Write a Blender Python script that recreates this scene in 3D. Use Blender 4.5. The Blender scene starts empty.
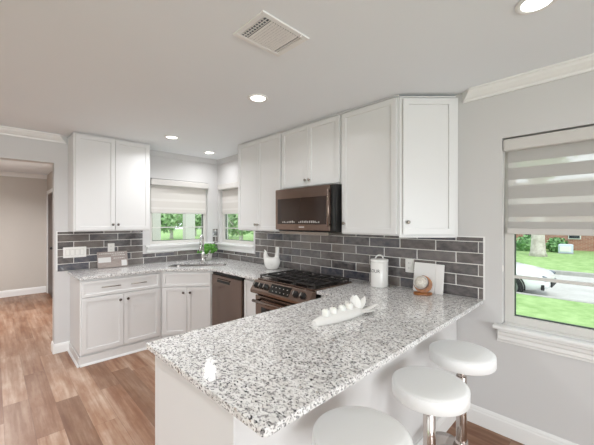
import bpy, bmesh, math, random
from mathutils import Vector, Matrix
random.seed(7)
S = bpy.context.scene
COL = S.collection

# ------------------------------------------------------------------ camera
cam_d = bpy.data.cameras.new('camera'); cam = bpy.data.objects.new('camera', cam_d); COL.objects.link(cam)
cam.location = (-2.5366, -4.3929, 1.4802)
cam.rotation_euler = (math.pi/2, 0, -0.7738)
cam_d.sensor_width = 36.0; cam_d.lens = 311.12/594*36.0
cam_d.shift_y = -0.92/594
cam_d.clip_start = 0.02; cam_d.clip_end = 300
S.camera = cam

# ------------------------------------------------------------------ sky, sun, large lights, exposure
W = bpy.data.worlds.new('sky'); S.world = W; W.use_nodes = True
wn = W.node_tree.nodes; wl = W.node_tree.links; wn.clear()
wo = wn.new('ShaderNodeOutputWorld'); wb = wn.new('ShaderNodeBackground')
wb.inputs['Color'].default_value = (0.86, 0.93, 1.0, 1); wb.inputs['Strength'].default_value = 1.5
wl.new(wb.outputs[0], wo.inputs[0])
def light(name, kind, loc, rot, energy, color=(1, 1, 1), **k):
    d = bpy.data.lights.new(name, kind); d.energy = energy; d.color = color
    for a, v in k.items(): setattr(d, a, v)
    o = bpy.data.objects.new(name, d); o.location = loc; o.rotation_euler = rot; COL.objects.link(o); return o
light('sun', 'SUN', (0, 0, 20), (math.radians(35), 0, math.radians(-40)), 1.35, (1, .96, .88), angle=math.radians(3))
# area fill lights added outside unseen openings to brighten the room
light('rear_window_daylight', 'AREA', (-3.3, -8.19, 1.12), (math.radians(92), 0, 0), 135, (.97, .955, 1), shape='RECTANGLE', size=3.6, size_y=2.1)
light('side_window_daylight', 'AREA', (-5.79, -4.2, 1.12), (math.radians(95), 0, math.radians(-90)), 4, (.97, .955, 1), shape='RECTANGLE', size=2.6, size_y=2.1)
S.view_settings.view_transform = 'Standard'; S.view_settings.look = 'None'
S.view_settings.exposure = 0.32; S.view_settings.gamma = 1.0; S.view_settings.use_curve_mapping = False

# ------------------------------------------------------------------ materials
def lin(c):
    return tuple(((v/255)/12.92 if v/255 <= .04045 else ((v/255+.055)/1.055)**2.4) for v in c)
def mat(name, rgb, rough=.5, metal=0.0, **k):
    m = bpy.data.materials.new(name); m.use_nodes = True
    b = m.node_tree.nodes['Principled BSDF']
    b.inputs['Base Color'].default_value = (*lin(rgb), 1); b.inputs['Roughness'].default_value = rough
    b.inputs['Metallic'].default_value = metal
    for a, v in k.items(): b.inputs[a].default_value = v
    return m
class N:                       # small node helper
    def __init__(s, m): s.t = m.node_tree; s.b = s.t.nodes.get('Principled BSDF')
    def n(s, typ, **k):
        x = s.t.nodes.new(typ)
        for a, v in k.items():
            if a.startswith('i_'): x.inputs[a[2:].replace('_', ' ')].default_value = v
            else: setattr(x, a, v)
        return x
    def l(s, a, b): s.t.links.new(a, b)
    def math(s, op, a, b=None):
        x = s.n('ShaderNodeMath', operation=op)
        for i, v in enumerate((a, b)):
            if v is None: continue
            if isinstance(v, (int, float)): x.inputs[i].default_value = v
            else: s.l(v, x.inputs[i])
        return x.outputs[0]
    def ramp(s, fac, stops, interp='LINEAR'):
        r = s.n('ShaderNodeValToRGB'); r.color_ramp.interpolation = interp; e = r.color_ramp.elements
        while len(e) < len(stops): e.new(.5)
        for q, (p, c) in zip(e, stops):
            q.position = p; q.color = (*c, 1)
        s.l(fac, r.inputs[0]); return r.outputs[0]
    def mix(s, fac, a, b, blend='MIX'):
        x = s.n('ShaderNodeMix', data_type='RGBA', blend_type=blend)
        for i, v in ((0, fac), (6, a), (7, b)):
            if isinstance(v, (int, float)): x.inputs[i].default_value = v
            elif isinstance(v, tuple): x.inputs[i].default_value = (*v, 1)
            else: s.l(v, x.inputs[i])
        return x.outputs[2]
    def noise(s, vec, scale, detail=2, rough=.5):
        x = s.n('ShaderNodeTexNoise'); x.inputs['Scale'].default_value = scale; x.inputs['Detail'].default_value = detail
        x.inputs['Roughness'].default_value = rough
        if vec is not None: s.l(vec, x.inputs['Vector'])
        return x
    def coord(s, out='Object'): return s.n('ShaderNodeTexCoord').outputs[out]
    def mapped(s, sc=(1, 1, 1), rot=(0, 0, 0)):
        x = s.n('ShaderNodeMapping'); x.inputs['Scale'].default_value = sc; x.inputs['Rotation'].default_value = rot
        s.l(s.coord(), x.inputs['Vector']); return x.outputs[0]
    def bump(s, h, strength, dist=.002):
        x = s.n('ShaderNodeBump'); x.inputs['Strength'].default_value = strength; x.inputs['Distance'].default_value = dist
        s.l(h, x.inputs['Height']); s.l(x.outputs[0], s.b.inputs['Normal'])

def painted(name, rgb, rough, bump=.15, scale=220):
    m = mat(name, rgb, rough); n = N(m)
    t = n.noise(n.coord(), scale, 3); n.bump(t.outputs['Fac'], bump, .001)
    big = n.noise(n.coord(), 1.3, 2)
    c = lin(rgb); n.l(n.mix(big.outputs['Fac'], tuple(v*.985 for v in c), tuple(min(1, v*1.015) for v in c)), n.b.inputs['Base Color'])
    return m
M = {}
M['wall'] = painted('grey_wall_paint', (210, 208, 207), .7)
M['ceiling'] = painted('ceiling_paint', (238, 241, 244), .85, .25, 160)
M['trim'] = painted('white_trim_paint', (238, 237, 235), .38, .05)
M['cab'] = painted('white_cabinet_lacquer', (224, 223, 222), .33, .04)
M['white_plastic'] = mat('white_plastic', (236, 234, 230), .35)
M['vinyl'] = mat('window_vinyl', (214, 211, 206), .4)
M['gasket'] = mat('dark_glazing_gasket', (70, 82, 72), .6)
M['ceramic'] = mat('white_ceramic', (236, 234, 230), .22)
M['shadow_grey'] = mat('grey_plastic', (168, 164, 160), .5)
M['leather'] = painted('white_leatherette', (250, 250, 249), .42, .12, 400)
M['chrome'] = mat('chrome', (225, 222, 220), .08, 1)
M['nickel'] = mat('brushed_nickel', (165, 158, 150), .3, 1)
M['dark_knob'] = mat('dark_metal_knob', (92, 84, 78), .3, 1)
M['black'] = mat('black_plastic', (22, 21, 21), .4)
M['iron'] = mat('cast_iron', (52, 50, 49), .42, .3)
M['black_glass'] = mat('black_glass', (14, 12, 11), .05)
M['lens'] = mat('downlight_lens', (255, 252, 245), .5); M['lens'].node_tree.nodes['Principled BSDF'].inputs['Emission Color'].default_value = (1, .95, .88, 1)
M['lens'].node_tree.nodes['Principled BSDF'].inputs['Emission Strength'].default_value = 5.0
M['grille_dark'] = mat('vent_duct_dark', (96, 102, 112), .7)
M['microwave_glass'] = mat('smoked_microwave_glass', (46, 33, 27), .07)  # warm room reflections put into the glass as a brown tint
M['steel_in'] = mat('sink_steel', (120, 116, 112), .3, 1)

m = mat('dark_stainless', (136, 119, 110), .2, 1); n = N(m)        # warm black-stainless, brushed
t = n.noise(n.mapped((3, 3, 260)), 2, 3); n.bump(t.outputs['Fac'], .04, .001); M['steel'] = m
m = mat('stool_chrome', (200, 190, 184), .12, 1); M['pole'] = m

def granite():
    m = mat('white_speckled_granite', (222, 219, 215), .1); n = N(m); c = n.coord()
    warp = n.noise(c, 30, 2)
    wv = n.n('ShaderNodeVectorMath', operation='MULTIPLY_ADD'); n.l(warp.outputs['Color'], wv.inputs[0])
    wv.inputs[1].default_value = (.02, .02, .02); n.l(c, wv.inputs[2]); v = wv.outputs[0]
    sq = n.n('ShaderNodeVectorMath', operation='MULTIPLY'); n.l(v, sq.inputs[0]); sq.inputs[1].default_value = (1, .62, 1); v = sq.outputs[0]
    cloud = n.noise(v, 28, 3, .6)
    base = n.ramp(cloud.outputs['Fac'], [(.34, lin((214, 211, 208))), (.5, lin((236, 234, 232))), (.66, lin((243, 242, 241)))])
    g = n.noise(v, 95, 4, .65)
    base = n.mix(n.ramp(g.outputs['Fac'], [(.51, (0, 0, 0)), (.61, (1, 1, 1))]), base, lin((146, 143, 143)))
    tan = n.noise(v, 58, 2)
    base = n.mix(n.ramp(tan.outputs['Fac'], [(.69, (0, 0, 0)), (.74, (1, 1, 1))]), base, lin((186, 174, 164)))
    d = n.noise(v, 128, 3, .62)
    base = n.mix(n.ramp(d.outputs['Fac'], [(.575, (0, 0, 0)), (.62, (1, 1, 1))]), base, lin((42, 40, 42)))
    n.l(base, n.b.inputs['Base Color']); return m
M['granite'] = granite()

def floor_mat():
    m = mat('oak_plank_floor', (170, 132, 104), .42); n = N(m)
    sp = n.n('ShaderNodeSeparateXYZ'); n.l(n.coord(), sp.inputs[0]); x, y = sp.outputs[0], sp.outputs[1]
    rx = n.math('DIVIDE', x, .155); row = n.math('FLOOR', rx)
    w1 = n.n('ShaderNodeTexWhiteNoise', noise_dimensions='1D'); n.l(row, w1.inputs['W'])
    cy = n.math('ADD', n.math('DIVIDE', y, 1.22), n.math('MULTIPLY', w1.outputs['Value'], 7.3)); col = n.math('FLOOR', cy)
    cv = n.n('ShaderNodeCombineXYZ'); n.l(row, cv.inputs[0]); n.l(col, cv.inputs[1])
    w2 = n.n('ShaderNodeTexWhiteNoise', noise_dimensions='2D'); n.l(cv.outputs[0], w2.inputs['Vector']); r = w2.outputs['Value']
    # grain, shifted per plank
    gv = n.n('ShaderNodeCombineXYZ'); n.l(n.math('MULTIPLY', x, 18), gv.inputs[0]); n.l(n.math('ADD', n.math('MULTIPLY', y, 1.0), n.math('MULTIPLY', r, 31)), gv.inputs[1]); n.l(n.math('MULTIPLY', r, 9), gv.inputs[2])
    g1 = n.noise(gv.outputs[0], 1.6, 6, .62); g2 = n.noise(gv.outputs[0], .55, 3, .5)
    base = n.ramp(r, [(0, lin((152, 126, 107))), (.3, lin((168, 141, 121))), (.65, lin((181, 155, 136))), (1, lin((196, 175, 158)))])
    base = n.mix(n.ramp(g2.outputs['Fac'], [(.36, (1, 1, 1)), (.66, (0, 0, 0))]), base, n.mix(1.0, base, lin((222, 204, 188)), 'MULTIPLY'))
    base = n.mix(n.ramp(g1.outputs['Fac'], [(.40, (1, 1, 1)), (.60, (0, 0, 0))]), base, n.mix(1.0, base, lin((222, 206, 194)), 'MULTIPLY'))
    mo = n.noise(n.mapped((1.6, .45, 1)), 4.5, 5, .65)
    base = n.mix(n.ramp(mo.outputs['Fac'], [(.40, (1, 1, 1)), (.62, (0, 0, 0))]), base, n.mix(1.0, base, lin((226, 205, 188)), 'MULTIPLY'))
    ex = n.math('ABSOLUTE', n.math('SUBTRACT', n.math('SUBTRACT', rx, row), .5)); ey = n.math('ABSOLUTE', n.math('SUBTRACT', n.math('SUBTRACT', cy, col), .5))
    seam = n.math('MAXIMUM', n.math('GREATER_THAN', ex, .4925), n.math('GREATER_THAN', ey, .4988))
    base = n.mix(n.math('MULTIPLY', seam, .55), base, lin((92, 66, 50)))
    n.l(base, n.b.inputs['Base Color']); n.bump(g1.outputs['Fac'], .12, .001)
    return m
M['floor'] = floor_mat()

def tile_mat():
    m = mat('glazed_grey_tile', (100, 96, 94), .05, IOR=1.85); n = N(m)
    r = n.n('ShaderNodeNewGeometry').outputs['Random Per Island']
    base = n.ramp(r, [(0, lin((66, 64, 68))), (.35, lin((92, 87, 86))), (.7, lin((120, 112, 107))), (.85, lin((64, 68, 82))), (1, lin((104, 100, 100)))])
    t = n.noise(n.mapped((1, 1, 1.6)), 14, 4, .6)
    base = n.mix(n.ramp(t.outputs['Fac'], [(.35, (0, 0, 0)), (.7, (.5, .5, .5))]), base, lin((140, 134, 130)))
    n.l(base, n.b.inputs['Base Color'])
    w = n.noise(n.coord(), 18, 2); n.bump(w.outputs['Fac'], .16, .004); return m
M['tile'] = tile_mat()
M['grout'] = mat('pale_grout', (226, 223, 219), .8)

def blind_mats():
    m = mat('zebra_blind_cloth', (198, 195, 192), .9); n = N(m)
    tr = n.n('ShaderNodeBsdfTranslucent'); tr.inputs[0].default_value = (*lin((205, 200, 196)), 1)
    mx = n.n('ShaderNodeMixShader'); mx.inputs[0].default_value = .22
    wv = n.noise(n.mapped((30, 30, 900)), 1, 2); n.bump(wv.outputs['Fac'], .2, .001)
    n.l(n.b.outputs[0], mx.inputs[1]); n.l(tr.outputs[0], mx.inputs[2]); n.l(mx.outputs[0], n.t.nodes['Material Output'].inputs[0]); M['cloth'] = m
    m = mat('zebra_blind_sheer', (232, 230, 226), .9); n = N(m)
    tr = n.n('ShaderNodeBsdfTransparent'); mx = n.n('ShaderNodeMixShader'); mx.inputs[0].default_value = .5
    n.l(n.b.outputs[0], mx.inputs[1]); n.l(tr.outputs[0], mx.inputs[2]); n.l(mx.outputs[0], n.t.nodes['Material Output'].inputs[0]); M['sheer'] = m
blind_mats()
M['cloth_pale'] = mat('pale_blind_cloth', (214, 209, 204), .9)
M['cloth_light'] = mat('zebra_blind_pale_band', (224, 220, 216), .9)
def glass_mat():
    m = bpy.data.materials.new('window_glass'); m.use_nodes = True; n = N(m); n.t.nodes.remove(n.b)
    tr = n.n('ShaderNodeBsdfTransparent'); tr.inputs[0].default_value = (.97, .99, .98, 1); gl = n.n('ShaderNodeBsdfGlossy'); gl.inputs['Roughness'].default_value = .02
    lw = n.n('ShaderNodeLayerWeight'); lw.inputs[0].default_value = .12
    mx = n.n('ShaderNodeMixShader'); n.l(lw.outputs['Fresnel'], mx.inputs[0]); n.l(tr.outputs[0], mx.inputs[1]); n.l(gl.outputs[0], mx.inputs[2])
    n.l(mx.outputs[0], n.t.nodes['Material Output'].inputs[0]); return m
M['glass'] = glass_mat()
def noisy(name, c1, c2, scale, rough=.8, bump=0, detail=4, metal=0):
    m = mat(name, c1, rough, metal); n = N(m); t = n.noise(n.coord(), scale, detail, .6)
    n.l(n.ramp(t.outputs['Fac'], [(.35, lin(c1)), (.65, lin(c2))]), n.b.inputs['Base Color'])
    if bump: n.bump(t.outputs['Fac'], bump, .01)
    return m
M['lawn'] = noisy('lawn_grass', (128, 160, 94), (158, 186, 124), 3.5, .95, .5, 8)
M['street'] = noisy('pale_concrete_street', (178, 176, 172), (192, 190, 186), 2, .9)
M['curb'] = noisy('kerb_concrete', (160, 160, 154), (178, 176, 170), 4, .9)
M['bark'] = noisy('tree_bark', (176, 166, 158), (206, 198, 192), 6, .95, .6)
M['leaf'] = noisy('tree_leaves', (122, 158, 104), (176, 200, 156), 1.2, .7)
M['hedge'] = noisy('hedge_leaves', (96, 146, 88), (146, 184, 126), 2.5, .7)
M['plant'] = noisy('potted_plant_leaves', (60, 128, 34), (110, 176, 66), 30, .5)
M['car'] = mat('white_car_paint', (238, 240, 242), .18); M['car'].node_tree.nodes['Principled BSDF'].inputs['Coat Weight'].default_value = .5
M['car_glass'] = mat('car_window_glass', (40, 46, 52), .06)
M['rubber'] = mat('tyre_rubber', (40, 40, 42), .8)
M['alloy'] = mat('alloy_wheel', (150, 152, 156), .35, .8)
M['headlamp'] = mat('headlamp_glass', (110, 116, 124), .1)
def brick_mat():
    m = mat('red_brick', (170, 112, 92), .9); n = N(m); b = n.n('ShaderNodeTexBrick')
    b.inputs['Color1'].default_value = (*lin((176, 116, 98)), 1); b.inputs['Color2'].default_value = (*lin((152, 96, 80)), 1); b.inputs['Mortar'].default_value = (*lin((196, 180, 168)), 1)
    b.inputs['Scale'].default_value = 1; b.inputs['Brick Width'].default_value = .24; b.inputs['Row Height'].default_value = .08; b.inputs['Mortar Size'].default_value = .008
    n.l(n.mapped((1, 1, 1), (0, math.radians(90), 0)), b.inputs['Vector']); 
    sp = n.n('ShaderNodeSeparateXYZ'); n.l(n.coord(), sp.inputs[0]); cb = n.n('ShaderNodeCombineXYZ'); n.l(sp.outputs[1], cb.inputs[0]); n.l(sp.outputs[2], cb.inputs[1])
    n.l(cb.outputs[0], b.inputs['Vector']); n.l(b.outputs['Color'], n.b.inputs['Base Color']); return m
M['brick'] = brick_mat()
M['roof'] = noisy('roof_shingles', (120, 112, 106), (146, 138, 130), 8, .9)
M['porch'] = mat('porch_paint', (206, 203, 198), .6)
M['ac'] = mat('pale_blue_metal', (205, 214, 232), .5)
M['amber'] = noisy('amber_wood', (130, 76, 32), (164, 104, 50), 40, .35)
def wood(name, c1, c2):
    m = mat(name, c1, .4); n = N(m); t = n.noise(n.mapped((8, 8, 90)), 2.5, 4); n.l(n.ramp(t.outputs['Fac'], [(.35, lin(c1)), (.65, lin(c2))]), n.b.inputs['Base Color']); return m
M['sign_wood'] = wood('greyed_board', (160, 146, 140), (186, 174, 168))
M['door_dark'] = wood('dark_stained_door', (58, 40, 34), (80, 56, 46))
M['shell'] = noisy('speckled_white_stone', (226, 220, 210), (190, 180, 168), 90, .45, .3)
M['ink'] = mat('black_lettering', (40, 38, 38), .5)
M['grey_ink'] = mat('pale_display_marks', (190, 186, 182), .5)
M['paper'] = mat('white_card', (240, 238, 236), .55)
M['candle'] = mat('white_wax', (240, 238, 232), .5); M['candle'].node_tree.nodes['Principled BSDF'].inputs['Subsurface Weight'].default_value = .1
M['soil'] = noisy('potting_soil', (60, 48, 40), (86, 70, 58), 60, .95)

# ------------------------------------------------------------------ mesh helpers
I4 = Matrix.Identity(4)
def merge(bm, t, Mx=I4):
    if Mx is not I4: bmesh.ops.transform(t, matrix=Mx, verts=t.verts)
    me = bpy.data.meshes.new('t'); t.to_mesh(me); bm.from_mesh(me); bpy.data.meshes.remove(me); t.free()
def bev(t, w, seg=2, edges=None):
    if w: bmesh.ops.bevel(t, geom=edges or t.edges[:], offset=w, segments=seg, affect='EDGES', clamp_overlap=True, profile=.5)
def box(bm, x0, x1, y0, y1, z0, z1, b=0, Mx=I4, seg=2, mi=0):
    t = bmesh.new(); bmesh.ops.create_cube(t, size=1)
    for v in t.verts: v.co = Vector((x0+(v.co.x+.5)*(x1-x0), y0+(v.co.y+.5)*(y1-y0), z0+(v.co.z+.5)*(z1-z0)))
    bev(t, b, seg)
    for f in t.faces: f.material_index = mi
    merge(bm, t, Mx)
def prism(bm, poly, z0, z1, b=0, Mx=I4, seg=2, mi=0):
    t = bmesh.new(); lo = [t.verts.new((x, y, z0)) for x, y in poly]; hi = [t.verts.new((x, y, z1)) for x, y in poly]
    k = len(poly)
    t.faces.new(lo[::-1]); t.faces.new(hi)
    for i in range(k): t.faces.new((lo[i], lo[(i+1) % k], hi[(i+1) % k], hi[i]))
    bmesh.ops.recalc_face_normals(t, faces=t.faces); bev(t, b, seg)
    for f in t.faces: f.material_index = mi
    merge(bm, t, Mx)
def extr(bm, poly, p0, p1, u, v, s0=0, s1=0):
    """polygon of (a, b) swept from p0 to p1; a runs along u, b along v; s0/s1 shear the ends by a (mitres)"""
    t = bmesh.new(); p0, p1, u, v = map(Vector, (p0, p1, u, v)); d = (p1-p0).normalized()
    A = [t.verts.new(p0+u*a+v*b+d*(s0*a)) for a, b in poly]; B = [t.verts.new(p1+u*a+v*b+d*(s1*a)) for a, b in poly]; k = len(poly)
    t.faces.new(A); t.faces.new(B[::-1])
    for i in range(k): t.faces.new((A[i], B[i], B[(i+1) % k], A[(i+1) % k]))
    bmesh.ops.recalc_face_normals(t, faces=t.faces); merge(bm, t)
def lathe(bm, prof, c=(0, 0, 0), seg=32, Mx=None, smooth=True, sx=1, sy=1, mi=0):
    t = bmesh.new(); rings = []
    for r, z in prof:
        if r < 1e-5: rings.append([t.verts.new((0, 0, z))])
        else: rings.append([t.verts.new((r*sx*math.cos(2*math.pi*i/seg), r*sy*math.sin(2*math.pi*i/seg), z)) for i in range(seg)])
    for a, b in zip(rings, rings[1:]):
        for i in range(seg):
            j = (i+1) % seg
            if len(a) == 1 and len(b) == 1: continue
            if len(a) == 1: f = t.faces.new((a[0], b[j], b[i]))
            elif len(b) == 1: f = t.faces.new((a[i], a[j], b[0]))
            else: f = t.faces.new((a[i], a[j], b[j], b[i]))
            f.smooth = smooth
    for r in (rings[0], rings[-1]):
        if len(r) > 1: t.faces.new(r)
    bmesh.ops.recalc_face_normals(t, faces=t.faces)
    for f in t.faces: f.material_index = mi
    merge(bm, t, (Mx if Mx is not None else Matrix.Translation(Vector(c))))
def axisM(p, d):
    return Matrix.Translation(Vector(p)) @ Vector((0, 0, 1)).rotation_difference(Vector(d).normalized()).to_matrix().to_4x4()
def cyl(bm, p0, p1, r0, r1=None, seg=20, b=0, mi=0):
    p0, p1 = Vector(p0), Vector(p1); L = (p1-p0).length; r1 = r0 if r1 is None else r1
    pr = [(0, 0), (r0-b, 0), (r0, b), (r1, L-b), (r1-b, L), (0, L)] if b else [(0, 0), (r0, 0), (r1, L), (0, L)]
    t = bmesh.new(); lathe(t, pr, seg=seg, Mx=axisM(p0, p1-p0), mi=mi)
    for f in t.faces:
        if len(f.verts) == 3: f.smooth = False
    merge(bm, t)
def tube(bm, pts, r, seg=10, cap=True, rs=None):
    pts = [Vector(p) for p in pts]; t = bmesh.new(); rings = []
    nrm = None
    for i, p in enumerate(pts):
        d = (pts[min(i+1, len(pts)-1)]-pts[max(i-1, 0)]).normalized()
        if nrm is None: nrm = d.orthogonal().normalized()
        nrm = (nrm-d*nrm.dot(d)).normalized(); bn = d.cross(nrm); rr = rs[i] if rs else r
        rings.append([t.verts.new(p+(nrm*math.cos(2*math.pi*k/seg)+bn*math.sin(2*math.pi*k/seg))*rr) for k in range(seg)])
    for a, b in zip(rings, rings[1:]):
        for k in range(seg):
            f = t.faces.new((a[k], a[(k+1) % seg], b[(k+1) % seg], b[k])); f.smooth = True
    if cap: t.faces.new(rings[0][::-1]); t.faces.new(rings[-1])
    bmesh.ops.recalc_face_normals(t, faces=t.faces); merge(bm, t)
LOC = {}
def obj(name, bm, m, parent=None, smooth=False, world=True):
    """links bm as ONE mesh object; vertices come in world space and are moved into the root's frame"""
    me = bpy.data.meshes.new(name); L = LOC.get(parent.name, Vector()) if parent else None
    if parent and world: bmesh.ops.translate(bm, verts=bm.verts, vec=-L)
    bm.to_mesh(me); bm.free()
    for mm in (m if isinstance(m, (list, tuple)) else [m]): me.materials.append(M[mm])
    if smooth:
        for p in me.polygons: p.use_smooth = True
    o = bpy.data.objects.new(name, me); COL.objects.link(o)
    if parent: o.parent = parent; LOC[o.name] = L
    return o
def thing(name, label, cat, loc=(0, 0, 0), group=None):
    o = bpy.data.objects.new(name, None); o.empty_display_size = .1; COL.objects.link(o); o.location = loc; LOC[o.name] = Vector(loc)
    o['label'] = label; o['category'] = cat
    if group: o['group'] = group
    return o
def tag(o, label, cat, group=None, kind=None):
    o['label'] = label; o['category'] = cat
    if group: o['group'] = group
    if kind: o['kind'] = kind
    return o
def struct(name, bm, m, parent=None, label=None, smooth=False):
    o = obj(name, bm, m, parent, smooth)
    if not parent: o['kind'] = 'structure'
    if label: o['label'] = label
    return o
def copy_tree(o, parent=None):
    c = o.copy(); COL.objects.link(c)
    if parent: c.parent = parent
    for ch in list(o.children): copy_tree(ch, c)
    return c
B = bmesh.new

# ------------------------------------------------------------------ room shell
ZC = 2.45
XL, YR = -5.6, -8.0              # left wall and rear wall of the open living space
OX0, OX1, OZ = -3.25, -2.046, 2.137   # hallway opening in the back wall
WA = (-1.02, -.165, 1.165, 2.072)      # sink window in back wall  x0 x1 z0 z1
WB = (-.95, -.055, 1.15, 2.062)         # window in right wall      y0 y1 z0 z1
WR = (-4.78, -3.842, .765, 2.06)       # dining window in right wall
T = .14
bm = B(); box(bm, XL, T, YR, T, -.12, 0); box(bm, -3.6, -1.725+T, T, 4.1, -.12, 0); struct('floor', bm, 'floor')
bm = B(); box(bm, XL, T, YR, T, ZC, ZC+.12); box(bm, -3.6, -1.725+T, T, 4.1, ZC, ZC+.12); struct('ceiling', bm, 'ceiling')
bm = B(); box(bm, XL, OX0, 0, T, 0, ZC); box(bm, OX0, OX1, 0, T, OZ, ZC)
box(bm, OX1, WA[0], 0, T, 0, ZC); box(bm, WA[0], WA[1], 0, T, 0, WA[2]); box(bm, WA[0], WA[1], 0, T, WA[3], ZC); box(bm, WA[1], T, 0, T, 0, ZC)
struct('wall_back', bm, 'wall')
bm = B(); box(bm, 0, T, WB[1], 0, 0, ZC); box(bm, 0, T, WB[0], WB[1], 0, WB[2]); box(bm, 0, T, WB[0], WB[1], WB[3], ZC); box(bm, 0, T, WR[1], WB[0], 0, ZC)
box(bm, 0, T, WR[0], WR[1], 0, WR[2]); box(bm, 0, T, WR[0], WR[1], WR[3], ZC); box(bm, 0, T, YR, WR[0], 0, ZC); struct('wall_right', bm, 'wall')
WL = (-5.6, -2.8, .06, 2.18); WF = (-5.2, -1.4, .06, 2.18)     # unseen openings, added as a source for the fill lights
bm = B(); box(bm, XL-T, XL, YR, WL[0], 0, ZC); box(bm, XL-T, XL, WL[1], T, 0, ZC); box(bm, XL-T, XL, WL[0], WL[1], 0, WL[2]); box(bm, XL-T, XL, WL[0], WL[1], WL[3], ZC); struct('wall_left', bm, 'wall')
bm = B(); box(bm, XL, WF[0], YR-T, YR, 0, ZC); box(bm, WF[1], T, YR-T, YR, 0, ZC); box(bm, WF[0], WF[1], YR-T, YR, 0, WF[2]); box(bm, WF[0], WF[1], YR-T, YR, WF[3], ZC); struct('wall_front', bm, 'wall')
HY = 3.95
M['hall_wall'] = painted('hall_wall_paint', (203, 196, 188), .7)
bm = B(); box(bm, -3.6, -1.725, HY, HY+T, 0, ZC); struct('wall_hall_end', bm, 'hall_wall')
DY0, DY1, DZ = 2.95, 3.80, 2.04
bm = B(); box(bm, -1.725, -1.725+T, T, DY0, 0, ZC); box(bm, -1.725, -1.725+T, DY1, HY+T, 0, ZC); box(bm, -1.725, -1.725+T, DY0, DY1, DZ, ZC); struct('wall_hall_right', bm, 'hall_wall')
bm = B(); box(bm, -3.6-T, -3.6, T, HY+T, 0, ZC); struct('wall_hall_left', bm, 'hall_wall')
# hall door with casing
d = thing('door_1', 'dark stained door on the right wall at the end of the hallway', 'door', (-1.725, 3.4, 0)); d['kind'] = 'structure'
del d['category']
bm = B(); box(bm, -1.722, -1.685, DY0+.01, DY1-.01, .01, DZ-.01, .003)
obj('door_slab', bm, 'door_dark', d)
bm = B()
for y0, y1, z0, z1 in ((DY0-.07, DY0, 0, DZ+.07), (DY1, DY1+.07, 0, DZ+.07), (DY0, DY1, DZ, DZ+.07)): box(bm, -1.742, -1.727, y0, y1, z0, z1, .003)
obj('door_casing', bm, 'trim', d)
for z in (.27, 1.08, 1.86):
    bm = B(); cyl(bm, (-1.70, DY1-.004, z-.05), (-1.70, DY1-.004, z+.05), .012); obj('hinge', bm, 'black', d)
bm = B(); cyl(bm, (-1.685, DY0+.08, .98), (-1.74, DY0+.08, .98), .01); lathe(bm, [(0, 0), (.02, .004), (.028, .02), (.02, .036), (0, .04)], Mx=axisM((-1.735, DY0+.08, .98), (-1, 0, 0))); obj('door_knob', bm, 'black', d)

# crown mouldings and baseboards
CROWN = [(0, 0), (.068, 0), (.068, -.012), (.058, -.016), (.05, -.032), (.028, -.054), (.014, -.062), (.012, -.078), (0, -.078)]
BASE = [(0, 0), (.014, 0), (.014, .095), (.011, .104), (.011, .112), (.007, .124), (.004, .13), (0, .13)]
COVE = [(0, 0), (.020, 0), (.018, -.060), (.010, -.080), (0, -.080)]
QR = [(.014, 0), (.030, 0), (.027, .010), (.020, .017), (.014, .019)]
bm = B(); extr(bm, CROWN, (-.001, -3.585, ZC-.001), (-.001, YR, ZC-.001), (-1, 0, 0), (0, 0, 1), 1, 0); struct('trim_1', bm, 'trim')
bm = B(); extr(bm, CROWN, (-1.934, -.001, ZC-.001), (XL, -.001, ZC-.001), (0, -1, 0), (0, 0, 1), 1, 0); struct('trim_2', bm, 'trim')
bm = B(); extr(bm, COVE, (-1.13, -.001, ZC-.001), (-.001, -.001, ZC-.001), (0, -1, 0), (0, 0, 1), 0, -1)
extr(bm, COVE, (-.001, -.001, ZC-.001), (-.001, -1.070, ZC-.001), (-1, 0, 0), (0, 0, 1), 1, 0); struct('trim_3', bm, 'wall')
bm = B(); extr(bm, CROWN, (-3.6, HY-.001, ZC-.001), (-1.726, HY-.001, ZC-.001), (0, -1, 0), (0, 0, 1)); struct('trim_4', bm, 'trim')
def baseboard(name, *runs, k=1):
    bm = B()
    for p0, p1, u in runs: extr(bm, [(a, b*k) for a, b in BASE], p0, p1, u, (0, 0, 1))
    struct(name, bm, 'trim')
baseboard('baseboard_right', ((-.001, -3.56, .001), (-.001, YR, .001), (-1, 0, 0)))
baseboard('baseboard_back', ((OX1, -.001, .001), (-1.905, -.001, .001), (0, -1, 0)), ((OX1-.001, -.015, .001), (OX1-.001, T, .001), (-1, 0, 0)), ((XL, -.001, .001), (OX0, -.001, .001), (0, -1, 0)), k=.82)
baseboard('baseboard_hall', ((-3.6, HY-.001, .001), (-1.74, HY-.001, .001), (0, -1, 0)), ((-1.726, T, .001), (-1.726, DY0-.075, .001), (-1, 0, 0)))

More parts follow.
